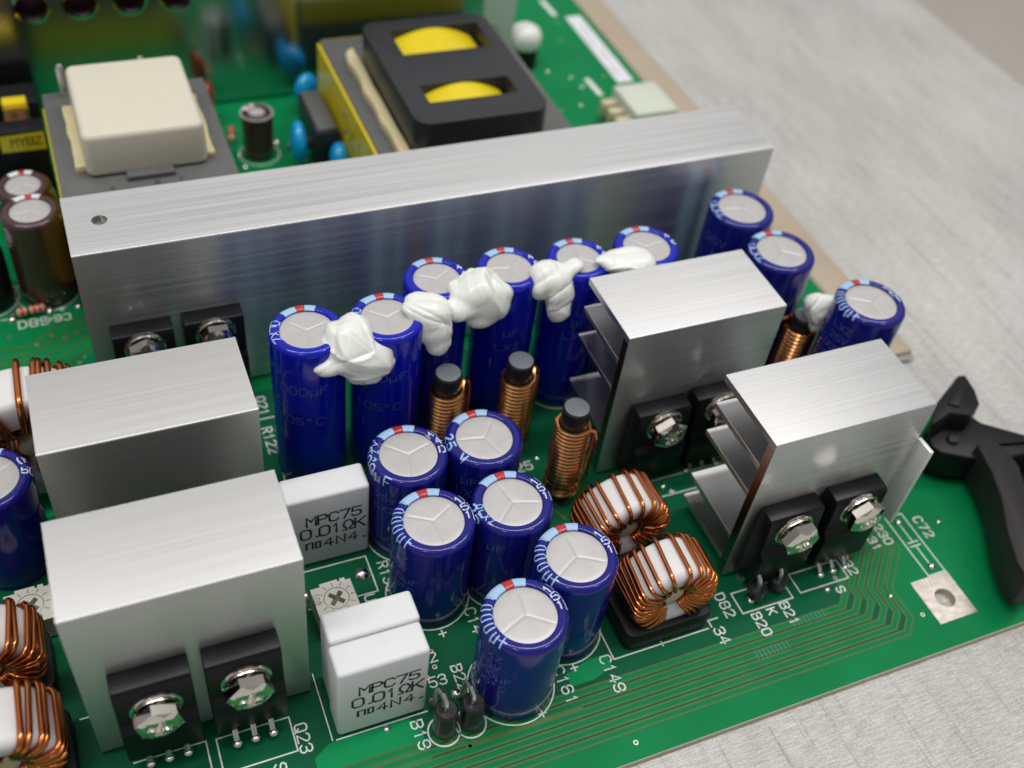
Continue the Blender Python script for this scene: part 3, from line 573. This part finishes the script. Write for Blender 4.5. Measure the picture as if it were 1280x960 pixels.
rod_choke('copper rod choke topped with white glue between the right edge capacitors', (118.8, 111.6, 0), R(120), H=21, coil_top=18.5)

# ================================================================== toroids
def toroid(label, loc, Ro=6.75, Ri=2.9, A=7.6, wr=0.36, zc=9.4, angles=None, copper='copper_dark', base=True, tilt=0.0):
    """ring standing on edge, axis along y; loc = foot below the ring, front face at local y=0"""
    t = thing('toroid_inductor', label, 'inductor', loc, tilt, 'white toroid inductors wound with copper')
    if base: MB().prism(rrect(-7.8, 7.6, -1.2, A + 1.4, 1.6), 0.1, 4.2).build('base', 'blackplastic', t, bevel=0.35)
    c = 1.1; y0, y1 = 0.0, A
    sec = [(Ri, y0 + c), (Ri + c, y0), (Ro - c, y0), (Ro - .3, y0 + .35), (Ro, y0 + c), (Ro, y1 - c), (Ro - .3, y1 - .35), (Ro - c, y1), (Ri + c, y1), (Ri, y1 - c), (Ri, y0 + c)]
    mb = MB().lathe([(r, -y) for r, y in sec], 64, 'y'); k = mb.build('core', 'core', t, (0, 0, zc), smooth=50)
    MB().lathe([(0, -0.6), (1.2, -.8), (1.75, -1.0), (1.95, -1.8), (1.95, -A + 1), (0, -A + 1)], 24, 'y').build('centre_plug', 'plug', k)
    g = wr * 1.05; pts = []
    lo, hi = Ri - g, Ro + g; m = 1.0
    loop = [(hi, y0 + m), (hi - .25, y0 + .1), (hi - m, y0 - g), (lo + m + .6, y0 - g), (lo + .5, y0 + .3), (lo, y0 + m), (lo, y1 - m), (lo + .4, y1 - .2), (lo + m, y1 + g), (hi - m, y1 + g), (hi - .25, y1 - .1), (hi, y1 - m), (hi, (y0 + y1) / 2)]
    lean = 0.55
    for r, y in loop: pts.append((lean * (y / A - 0.5) * (1 if r > Ri + 1 else .2), y, r))
    # smooth the loop
    P = [Vector(p) for p in pts]; fine = []
    for i in range(len(P)):
        p0, p1, p2, p3 = P[i - 1], P[i], P[(i + 1) % len(P)], P[(i + 2) % len(P)]
        for u in (0, .5): fine.append(0.5 * ((2 * p1) + (-p0 + p2) * u + (2 * p0 - 5 * p1 + 4 * p2 - p3) * u * u + (-p0 + 3 * p1 - 3 * p2 + p3) * u ** 3))
    me = MB().tube(fine, wr, 8, True).mesh('wire_turn', copper, smooth=60)
    for a in angles: 
        o = put('wire_turn', me, k, rot=(0, R(a + random.uniform(-2, 2)), R(random.uniform(-3, 3))))
    return t
ANG = [-150, -138, -127, -117, -108, -99, -91, -83, -75, -67, -58, -47, -33, -16, 7, 27, 41, 51, 61, 69, 77, 85, 93, 101, 110, 119, 129, 140, 151]
toroid('white toroid wound with copper beside the L34 lettering, nearer the viewer', (72.2, 70.2, 0), angles=ANG)
toroid('white toroid wound with copper behind the L34 one, under the rod choke', (71.0, 83.8, 0), angles=[a + 3 for a in ANG], tilt=R(3))
toroid('copper-wound toroid at the left edge below the left trimmer', (-24.6, 89.4, 0), angles=[-150, -135, -120, -105, -90, -70, -50, -30, -8, 18, 32, 44, 55, 64, 72, 80, 88, 96, 105, 115, 126, 138, 150], wr=0.42)
toroid('copper-wound toroid in the bottom left corner of the picture', (-23.4, 75.0, 0), angles=[-150, -130, -110, -90, -70, -50, -32, -14, -6, 26, 33, 48, 55, 72, 79, 96, 110, 125, 140], wr=0.45, A=8.6)
toroid('large copper-wound toroid at the left edge behind the second heatsink', (-15.0, 124.6, 0), Ro=11.0, Ri=4.6, A=8.6, wr=0.55, zc=13.2, angles=[-160, -140, -120, -100, -80, -62, -44, -26, -18, 4, 12, 18, 26, 35, 45, 56, 66, 77, 92, 108, 124, 140, 156, 172], base=False)

# ================================================================== white ceramic resistors
def resistor(label, loc, printed=True):
    t = thing('cement_resistor', label, 'resistor', loc, 0, 'white ceramic block resistors')
    b = MB().box(0, 13.2, 0, 5.0, 0.15, 17.2).build('case', 'ceramic', t, bevel=0.55, seg=3)
    if printed:
        mb = MB()
        for txt, x, z, hh in (('MPC75', 3.1, 10.5, 2.15), ('0.01ΩK', 2.1, 7.3, 2.4), ('4N4.', 5.8, 4.25, 2.0)):
            st, L_ = strokes(txt, hh, {'M': 1.26, '0': 1.2, '4': 1.5}[txt[0]])
            for k, pl in enumerate(st):
                rb = ribbon([(px + x, pz + z) for px, pz in pl], 0.36); v = []
                for l, q in rb: v += [(l.x, -0.012 - .004 * (k % 4), l.y), (q.x, -0.012 - .004 * (k % 4), q.y)]
                mb.add(v, [(2 * i, 2 * i + 1, 2 * i + 3, 2 * i + 2) for i in range(len(rb) - 1)])
        for x0, x1, z0, z1 in ((2.7, 3.1, 4.3, 6.1), (3.1, 3.75, 5.8, 6.12), (3.75, 4.1, 4.3, 6.1), (4.25, 4.6, 4.3, 6.1), (4.6, 4.95, 5.75, 6.1), (4.6, 4.95, 4.3, 4.65), (4.95, 5.3, 4.3, 6.1)):
            mb.add([(x0, -.012, z0), (x1, -.012, z0), (x1, -.012, z1), (x0, -.012, z1)], [(0, 1, 2, 3)])
        mb.build('printed_marking', 'ink', b, smooth=0)
    for x in (2.2, 11): MB().tube([(x, 2.5, 0.3), (x, 2.5, 0)], 0.5, 8).build('lead', 'lead', t)
    return t
resistor('white block resistor marked MPC75 0.01ΩK, foremost of the pair', (18.5, 70.1, 0))
resistor('white block resistor standing directly behind the foremost marked one', (18.8, 75.35, 0))
resistor('white block resistor marked MPC75 standing alone left of the blue capacitors', (18.9, 99.9, 0))

# ================================================================== trimmers
def trimmer(label, loc, rz):
    t = thing('trimmer_potentiometer', label, 'trimmer', loc, rz, 'ivory trimmer potentiometers')
    b = holed([(-3.2, -3.2), (3.2, -3.2), (3.2, 2.7), (2.4, 2.7), (2.4, 3.2), (1.6, 3.2), (1.6, 2.8), (1.2, 2.8), (1.2, 3.2), (-1.6, 3.2), (-1.6, 2.7), (-3.2, 2.7)], [circle(0.2, 0, 1.95, 32)], 0.3, 5.0).build('housing', 'trimmer', t, smooth=0)
    cross = [(-.38, -1.4), (.38, -1.4), (.38, -.38), (1.4, -.38), (1.4, .38), (.38, .38), (.38, 1.4), (-.38, 1.4), (-.38, .38), (-1.4, .38), (-1.4, -.38), (-.38, -.38)]
    r45 = [(x * .707 - y * .707, x * .707 + y * .707) for x, y in cross]
    d = holed(circle(0, 0, 1.85, 32), [r45], 3.9, 4.95).build('rotor', 'trimmer', t, (0.2, 0, 0), smooth=0)
    MB().lathe([(1.8, 3.9), (0, 3.91)], 24).build('slot_floor', 'trimdark', d, smooth=0)
    mb = MB()
    for a in range(0, 360, 30):
        c, s = math.cos(R(a)), math.sin(R(a)); flat_strip(mb, [(0.2 + 2.25 * c, 2.25 * s), (0.2 + 2.85 * c, 2.85 * s)], 0.16, 5.01)
    flat_text(mb, '102', (-2.75, 0.7), -90, 0.8, 0.13, 5.015); mb.build('dial_marks', 'greyink', b, smooth=0)
    for x in (-2, 2): MB().tube([(x, -1, 0.4), (x, -1, 0)], 0.3, 6).build('lead', 'lead', t)
trimmer('ivory trimmer with a cross slot behind the pair of white resistors', (23.6, 89.6, 0), R(2))
trimmer('ivory trimmer half hidden at the left edge behind a toroid', (-19.2, 102.3, 0), R(2))

# ================================================================== ferrite beads on wire
def bead(label, loc, rz=0, h=6.6, r=1.75, lie=False):
    t = thing('ferrite_bead', label, 'ferrite bead', loc, rz, 'ferrite beads on looped wire')
    MB().lathe([(0.45, h - .1), (1.1, h), (r - .3, h), (r, h - .3), (r, 1.1), (r - .3, .8), (0.3, .75)], 28).build('bead_body', 'ferrite', t)
    MB().tube([(0, 0, 0.1), (0, 0, h + .6), (-.05, .35, h + 1.6), (-.2, 1.2, h + 2.2), (-.3, 2.2, h + 1.8), (-.4, 2.9, h + .4), (-.4, 3.3, h - 3), (-.4, 4.3, 0.1)], 0.42, 10).build('wire_loop', 'lead', t)
    return t
bead('black bead with a wire loop inside the left of two printed rings', (33.2, 66.1, 0))
bead('black bead with a wire loop inside the right printed ring, beside the foremost capacitor', (37.3, 66.0, 0), R(-4), h=6.4)
bead('short black bead under the right heatsink transistor, left of its pair', (89.8, 71.4, 0), R(0), h=3.3, r=1.55)
bead('short black bead under the right heatsink transistor, right of its pair', (94.2, 71.8, 0), R(0), h=3.3, r=1.5)

# ================================================================== white silicone glue
def glue(label, spheres, seed, center, fold=0.62, sub=6):
    rg = np.random.default_rng(seed)
    bm = bmesh.new(); bmesh.ops.create_icosphere(bm, subdivisions=sub, radius=1); bm.verts.index_update()
    V = np.array([v.co[:] for v in bm.verts]); Fc = [tuple(v.index for v in f.verts) for f in bm.faces]; bm.free()
    c = np.array(center, float); sp = np.array(spheres, float)
    def field(P):                                    # smooth union of ellipsoids
        d = np.zeros(len(P))
        for s in sp:
            q = (P - s[:3]) / s[3:6]; d += np.exp(-3.2 * (np.linalg.norm(q, axis=1) - 1))
        return d - 1
    rad = np.zeros(len(V)); 
    for r in np.linspace(16, 0.2, 120):
        need = (rad == 0); 
        if not need.any(): break
        ins = field(c + V[need] * r) > 0; idx = np.where(need)[0][ins]; rad[idx] = r
    rad[rad == 0] = 0.2
    lo, hi = rad.copy(), rad + 0.14
    for _ in range(12):
        m = (lo + hi) / 2; ins = field(c + V * m[:, None]) > 0; lo = np.where(ins, m, lo); hi = np.where(ins, hi, m)
    P = c + V * lo[:, None]; d = np.zeros(len(P)); wv = P.copy()
    for k in range(3): wv = wv + 1.3 * np.sin(wv @ rg.normal(0, 0.2, (3, 3)) + rg.uniform(0, 6, 3))
    for fr, am, cnt, pw in ((0.32, 0.75, 3, 1.6), (0.55, 0.45, 2, 4), (1.1, 0.10, 3, 2)):
        for k in range(cnt):
            n = rg.normal(0, 1, 3); n /= np.linalg.norm(n); q = np.sin(wv @ n * fr * rg.uniform(.8, 1.3) + rg.uniform(0, 6)); d += am * ((1 - np.abs(q)) ** pw) * rg.choice((-1, 1))
    P = P + V * (fold * d)[:, None]
    o = MB().add(P.tolist(), Fc).build('glue_blob', 'glue', smooth=180)
    return tag(o, label, 'glue', 'white silicone glue blobs')
glue('white glue blob joining the first and second tall capacitors', [(34.0, 117.2, 30.4, 4.0, 3.2, 2.2), (35.8, 115.6, 28.2, 4.2, 2.8, 2.6), (30.4, 115.0, 28.6, 2.6, 1.3, 1.1), (34.4, 119.0, 32.4, 3.0, 2.8, 1.5), (35.4, 114.6, 26.0, 2.4, 1.8, 1.8), (39.6, 116.4, 30.0, 1.6, 1.2, 1.0)], 3, (34.6, 116.6, 29.6))
glue('white glue blob right of the second tall capacitor, lower of the joined two', [(48.2, 120.2, 31.6, 3.6, 3.0, 2.3), (49.0, 118.5, 28.6, 2.8, 2.2, 2.4), (49.2, 117.6, 25.9, 2.0, 1.6, 1.7), (46.6, 121.4, 32.8, 2.8, 2.2, 1.2), (46.0, 119.0, 29.4, 1.6, 1.2, 1.4)], 5, (48.4, 119.6, 30))
glue('white glue blob over the third and fourth tall capacitors, upper of the joined two', [(57.0, 122.8, 32.2, 4.2, 3.4, 2.3), (58.6, 121.2, 29.6, 3.6, 2.4, 2.4), (57.2, 120.6, 27.4, 2.4, 1.8, 1.5), (53.2, 120.8, 30.0, 2.6, 2.0, 1.5), (61.0, 121.4, 31.4, 1.6, 1.2, 1.2)], 33, (57.0, 121.8, 30.6))
glue('white glue blob hanging down between the fourth and fifth tall capacitors', [(70.8, 123.2, 31.8, 3.8, 3.0, 2.1), (71.2, 121.0, 29.0, 2.6, 2.0, 2.4), (71.4, 120.2, 26.0, 2.1, 1.8, 2.1), (67.8, 121.4, 30.2, 1.5, 1.1, 1.6), (74.8, 123.2, 32.6, 1.9, 1.2, .8)], 12, (71.0, 122.0, 30))
glue('white glue blob between the fifth and sixth tall capacitors behind the heatsink', [(83.8, 122.8, 32.3, 4.4, 3.0, 1.5), (86.6, 122.2, 32.0, 3.2, 2.4, 1.3), (80.6, 123.4, 32.9, 2.4, 1.0, .6)], 15, (84.2, 122.7, 32.0))
glue('white glue blob on the rod choke beside the right edge capacitor', [(119.6, 110.4, 22.8, 2.3, 2.3, 2.2), (118.8, 111.4, 24.6, 2.0, 1.9, 1.5), (121.6, 109.4, 25.0, 2.3, 1.2, 1.0), (119.6, 109.6, 20.2, 1.5, 1.7, 2.0)], 21, (119.6, 110.6, 23.2))

# ================================================================== transformers and parts at the back
ct = thing('transformer', 'cream capped transformer on a flat grey ferrite core, back left', 'transformer', (0, 0, 0))
MB().box(-3.0, 28.6, 163, 207.5, 2, 25).build('core', 'greycore', ct, bevel=0.3, label='flat grey ferrite core')
mb = MB().prism(rrect(2.0, 24.0, 177.0, 202.6, 1.6), 25.02, 33.8, [(13 + (x - 13) * .985, 190 + (y - 190) * .985) for x, y in rrect(2.0, 24.0, 177.0, 202.6, 1.6)])
mb.build('cap', 'cream', ct, bevel=1.1, seg=4, smooth=60, label='cream plastic cap')
MB().box(8.8, 17.2, 174.6, 177.4, 25.0, 26.0).build('notch_tongue', 'greycore', ct)
for x0, x1 in ((0.3, 2.3), (23.7, 25.6)):
    poly = [(x0 + random.uniform(-.3, .3), y) for y in range(179, 201, 3)]; poly2 = [(x1 + random.uniform(-.2, .2), y) for y in range(200, 178, -3)]
    MB().prism(poly + poly2, 24.8, 26.6 if x0 < 5 else 26.2).build('epoxy_bead', 'creamglue', ct, bevel=0.4)
MB().box(-2.6, 31, 207.6, 208.0, 0.6, 9.8).build('yellow_tape', 'tape', ct)
MB().box(-3.35, -3.05, 164, 207, 3, 22).build('side_label', 'tape', ct)
for x in (1.4, 16.6): MB().lathe([(0.9, 0), (0.9, 6), (.5, 6.8), (0, 7)], 12).build('pin', 'lead', ct, (x, 206.0, 25))
mb = MB()
for i, x in enumerate((4.2, 12.2, 16.8)): flat_text(mb, ('4', '8', 'F')[i], (x + 1.5, 173.4), 0, 1.2, 0.16, 25.03)
mb.build('embossed_marks', 'bobbin', ct, smooth=0)

bt = thing('transformer', 'black bobbin transformer with two windows showing yellow tape, back centre', 'transformer', (0, 0, 0))
MB().box(58.2, 102, 163, 226, 2, 20).build('core', 'greycore', bt, bevel=0.3, label='grey ferrite core')
o = holed(rrect(64.0, 93.0, 173.2, 214, 3.6), [[(69.0, 180.6), (88.4, 180.6), (88.4, 187.2), (69.0, 187.2)][::-1], [(69.6, 199.4), (90.0, 199.4), (90.0, 210.0), (69.6, 210.0)][::-1]], 20.02, 30).build('bobbin', 'bobbin', bt, bevel=1.0, seg=3, smooth=50)
def shell_top(x0, x1, y0, y1):
    mb = MB(); n = 14; v = []; f = []
    for j in range(2):
        for i in range(n + 1):
            u = i / n; v.append((x0 + (x1 - x0) * u, (y0, y1)[j], 25.6 + 3.9 * math.sin(math.pi * (0.05 + 0.87 * (1 - u)) ** 0.9)))
    for i in range(n): f.append((i, i + 1, n + 2 + i, n + 1 + i))
    return mb.add(v, f)
MB_Y = shell_top(68.0, 87.2, 179.6, 188.4); MB_Y.build('yellow_winding', 'tape', bt); shell_top(68.6, 89.0, 198.2, 211).build('yellow_winding', 'tape', bt)
MB().box(66.5, 91, 178, 212, 20.1, 21).build('winding_floor', 'blackplastic', bt)
MB().box(57.6, 58.15, 165, 225.6, 4, 19.4).build('yellow_label', 'tape', bt)
mb = MB()
for k, (tx, y) in enumerate((('2411', 205), ('4W', 190), ('2W0', 178))):
    st, L_ = strokes(tx, 6.5, 1.3)
    for i, pl in enumerate(st):
        rb = ribbon([(-x, z) for x, z in pl], 0.5); v = []
        for l, q in rb: v += [(57.56 - .01 * (i % 3), y + l.x, 8 + l.y), (57.56 - .01 * (i % 3), y + q.x, 8 + q.y)]
        mb.add(v, [(2 * i2, 2 * i2 + 1, 2 * i2 + 3, 2 * i2 + 2) for i2 in range(len(rb) - 1)])
mb.build('label_print', 'greyink', bt, smooth=0)
MB().box(59, 101.4, 226.1, 226.6, 13.6, 19.6).build('yellow_tape', 'tape', bt)
for x0, x1, z1 in ((61.2, 63.8, 22.4), (91.7, 93.6, 21.6)):
    A_ = [(x0 + random.uniform(-.4, .4), y) for y in range(164, 219, 4)]; B_ = [(x1 + random.uniform(-.15, .15), y) for y in range(218, 163, -4)]
    MB().prism(A_ + B_, 19.9, z1).build('epoxy_bead', 'creamglue', bt, bevel=0.5)
MB().lathe([(1, 0), (1.1, 1.5), (.6, 2.4), (0, 2.6)], 14).build('pin', 'lead', bt, (68.6, 219, 20))

st_ = thing('small_transformer', 'small black transformer with a yellow label and copper winding, left edge', 'transformer', (0, 0, 0))
MB().box(-24, -4.0, 205.4, 210, 0.3, 18.4).build('core', 'blackplastic', st_, bevel=0.3)
MB().box(-24, -4.2, 223, 231, 0.3, 14).build('core', 'blackplastic', st_, bevel=0.3)
MB().box(-11.4, -6.2, 211, 219, 2, 16).build('copper_winding', 'copper', st_, bevel=1.2, seg=4)
MB().box(-11.2, -6.4, 219.2, 222.2, 3, 16.4).build('tape_band', 'tape', st_, bevel=.3)
mb = MB().add([(-12.6, 205.3, 14.0), (-4.2, 205.3, 13.9), (-4.2, 205.3, 18.0), (-12.6, 205.3, 17.8)], [(0, 1, 2, 3)]); mb.build('yellow_label', 'tape', st_, smooth=0)
mb = MB(); s_, L_ = strokes('MYBZ', 2.2, 1.3)
for i, pl in enumerate(s_):
    rb = ribbon([(x * .8 - 10.6, z * .8 + 15.2) for x, z in pl], 0.3); v = []
    for l, q in rb: v += [(l.x, 205.27 - .01 * (i % 3), l.y), (q.x, 205.27 - .01 * (i % 3), q.y)]
    mb.add(v, [(2 * i2, 2 * i2 + 1, 2 * i2 + 3, 2 * i2 + 2) for i2 in range(len(rb) - 1)])
mb.build('label_print', 'ink', st_, smooth=0)

def disc_cap(label, loc, rz, w_, th, h, m='cerblue', group='blue disc capacitors', name='disc_capacitor'):
    t = thing(name, label, 'capacitor', loc, rz, group)
    mb = MB(); n = 28; v = []; f = []
    for j in range(15):
        ph = math.pi * j / 14
        for i in range(n):
            a = 2 * math.pi * i / n; k = math.sin(ph); neck = 1 - 0.25 * max(0, math.cos(ph)) * 0
            v.append((w_ / 2 * k * math.cos(a), th / 2 * k * math.sin(a) * (1.0 + .1 * math.cos(2 * a)), 1.6 + h / 2 - h / 2 * math.cos(ph)))
    for j in range(14):
        for i in range(n): f.append((j * n + i, j * n + (i + 1) % n, (j + 1) * n + (i + 1) % n, (j + 1) * n + i))
    mb.add(v, f).build('body', m, t, smooth=180)
    for s in (-1, 1): MB().tube([(s * w_ * .28, 0, 3), (s * w_ * .3, 0, 0)], 0.3, 6).build('lead', 'lead', t)
    return t
disc_cap('blue disc capacitor standing right of the small brown capacitor', (47.9, 206.5, 0), R(80), 9, 4.4, 10)
disc_cap('blue disc capacitor peeking over the long heatsink before the yellow label', (55.4, 199.5, 0), R(80), 7, 5.0, 8)
disc_cap('blue disc capacitor near the polished plate behind the black block', (55.6, 229.5, 0), R(40), 7, 5, 8)
disc_cap('blue disc capacitor beside the black block, lower one', (54.6, 222.5, 0), R(70), 5, 3, 6)
disc_cap('blue disc capacitor on top of the left edge beside the brown capacitor', (-10.8, 199.8, 4), R(20), 6.5, 5, 7)
disc_cap('blue disc capacitor squeezed between brown capacitor and grey core', (-5.4, 192.0, 3), R(85), 7, 3, 9)
disc_cap('red-brown disc part beside the grey core, nearer the long heatsink', (31.6, 208.5, 0), R(75), 6, 3, 6.5, 'redbrown', 'red-brown disc parts', 'disc_varistor')
disc_cap('red-brown disc part beside the grey core, nearer the polished plate', (32.4, 229, 0), R(75), 7, 3, 9, 'redbrown', 'red-brown disc parts', 'disc_varistor')
rl = thing('relay_block', 'black block between the blue discs and the yellow label', 'relay', (0, 0, 0))
MB().box(51.5, 56.8, 204, 221, 0.2, 10).build('case', 'bobbin', rl, bevel=0.3); MB().box(52, 56.3, 204.5, 220.5, 10.02, 10.6).build('lid', 'greycore', rl, bevel=.2)
gc = thing('glued_capacitor', 'black capacitor with a white glue cap behind the black transformer', 'capacitor', (116.8, 238.5, 0))
MB().lathe([(3.6, 0.1), (3.7, .4), (3.7, 8), (3.2, 8.6), (0, 8.7)], 32).build('can', 'blackplastic', gc)
MB().lathe([(3.9, 5.6), (4.2, 6.4), (4.3, 8.6), (3.6, 10.2), (2.0, 11.2), (0, 11.5)], 28).build('glue_cap', 'glue', gc)
mb = thing('white_connector', 'pale translucent plug connector at the right end behind the long heatsink bar', 'connector', (0, 0, 0))
MB().box(129.6, 141.4, 197.6, 211.2, 0.2, 8).build('housing', 'nylon', mb, bevel=0.5)
for i in range(3): MB().box(125.6, 129.6, 199.0 + 4 * i, 201.6 + 4 * i, 1.5, 5.6).build('contact', 'plug', mb, bevel=0.4)
ax = thing('axial_resistor', 'small banded axial resistor lying beside the brown capacitors', 'resistor', (-13.0, 171.6, 0), R(3))
b = MB().lathe([(0, -2.6), (.7, -2.5), (.95, -2), (.8, -1.2), (.8, 1.2), (.95, 2), (.7, 2.5), (0, 2.6)], 18, 'x', (0, 0, 1.1)).build('body', 'beige', ax)
for x, m in ((-1.6, 'red'), (-.5, 'brown'), (.6, 'red'), (1.6, 'redbrown')): MB().lathe([(.86, x - .25), (.86, x + .25)] if abs(x) < 1.2 else [(.98, x - .25), (.98, x + .25)], 18, 'x', (0, 0, 1.1)).build('colour_band', m, b)
MB().tube([(-3.6, 0, 0.1), (-3.5, 0, 1), (-2.5, 0, 1.1)], .3, 6).build('lead', 'lead', ax); MB().tube([(3.4, 0, 0.1), (3.3, 0, 1), (2.5, 0, 1.1)], .3, 6).build('lead', 'lead', ax)

for k, (x, y, rz, lb) in enumerate(((36.5, 201.8, 85, 'tiny banded resistor in front of the small brown capacitor'), (50.2, 214.2, 10, 'tiny banded resistor between the small brown capacitor and the black block'), (35.6, 221.4, 80, 'tiny banded resistor right of the grey core, farther back'))):
    q = dup(ax, (x, y, 0), lb, R(rz))

# ================================================================== black card ejector at the right
ej = thing('card_ejector', 'black plastic card ejector lever clipped to the right front corner of the board', 'ejector', (0, 0, 0))
base = [(134.6, 86.4), (136.2, 83.8), (138.6, 82.0), (142.6, 80.8), (143.4, 78.6), (141.8, 75.4), (139.4, 70.6), (136.6, 65.2), (134.2, 60), (133.4, 56.6), (135.4, 54.6), (142, 52), (152, 50), (160, 60), (160, 84), (152, 88), (146, 91), (138, 90)]
MB().prism(base, 0.1, 2.4).build('base', 'ejector', ej, bevel=0.5, seg=3)
body = [(135.2, 88.8), (137.4, 90.6), (141, 91.8), (144.4, 91.4), (146.4, 89.6), (147.2, 87.4), (153.4, 82.4), (158, 80.6), (159, 77.4), (150.4, 78.4), (146.2, 78.6), (142.2, 79.4), (139.0, 80.8), (134.8, 83.4), (134.0, 85.6)]
MB().prism(body, 2.45, 8.2).build('lever_body', 'ejector', ej, bevel=0.45, seg=3)
hi = [(133.4, 87.2), (137.7, 91.4), (146.6, 96.2), (148.2, 95.9), (147.4, 92.0), (145.9, 88.8), (142.3, 86.9), (138.8, 88.6)]
lo = [(134.8, 86.0), (138.0, 90.2), (146.2, 95.2), (147.8, 94.9), (147.4, 91.0), (146.2, 88.2), (142.3, 86.2), (138.8, 87.4)]
MB().prism(lo, 4.0, 12.2, hi).build('thumb_tab', 'ejector', ej, bevel=0.3, seg=2)
MB().prism([(139.6, 90.4), (145.8, 94.6), (146.4, 92.6), (141.2, 89.2)], 12.25, 12.6).build('grip_ridge', 'ejector', ej, bevel=0.12)
MB().prism([(142.5, 82.6), (146.3, 82.2), (153.0, 80.8), (152.6, 80.2), (146.2, 81.5), (142.4, 81.9)], 8.25, 8.9).build('guide_ridge', 'ejector', ej, bevel=0.12)
arm = [(140.8, 82.0), (143, 82.2), (145.0, 81.4), (145.6, 79), (145.2, 75.4), (143.4, 72.1), (141, 66), (137.5, 60), (133, 54), (129.6, 55.0), (130.2, 58.6), (133.0, 64.4), (137.0, 70.8), (139.2, 76.0), (140.2, 79.6)]
MB().prism(arm, 2.45, 10.0).build('latch_arm', 'ejector_arm', ej, bevel=0.4, seg=3)
MB().lathe([(1.15, 0), (1.15, .6), (.9, .85), (0, .9)], 22).build('pivot_pin', 'ferrite', ej, (138.6, 85.2, 8.2))
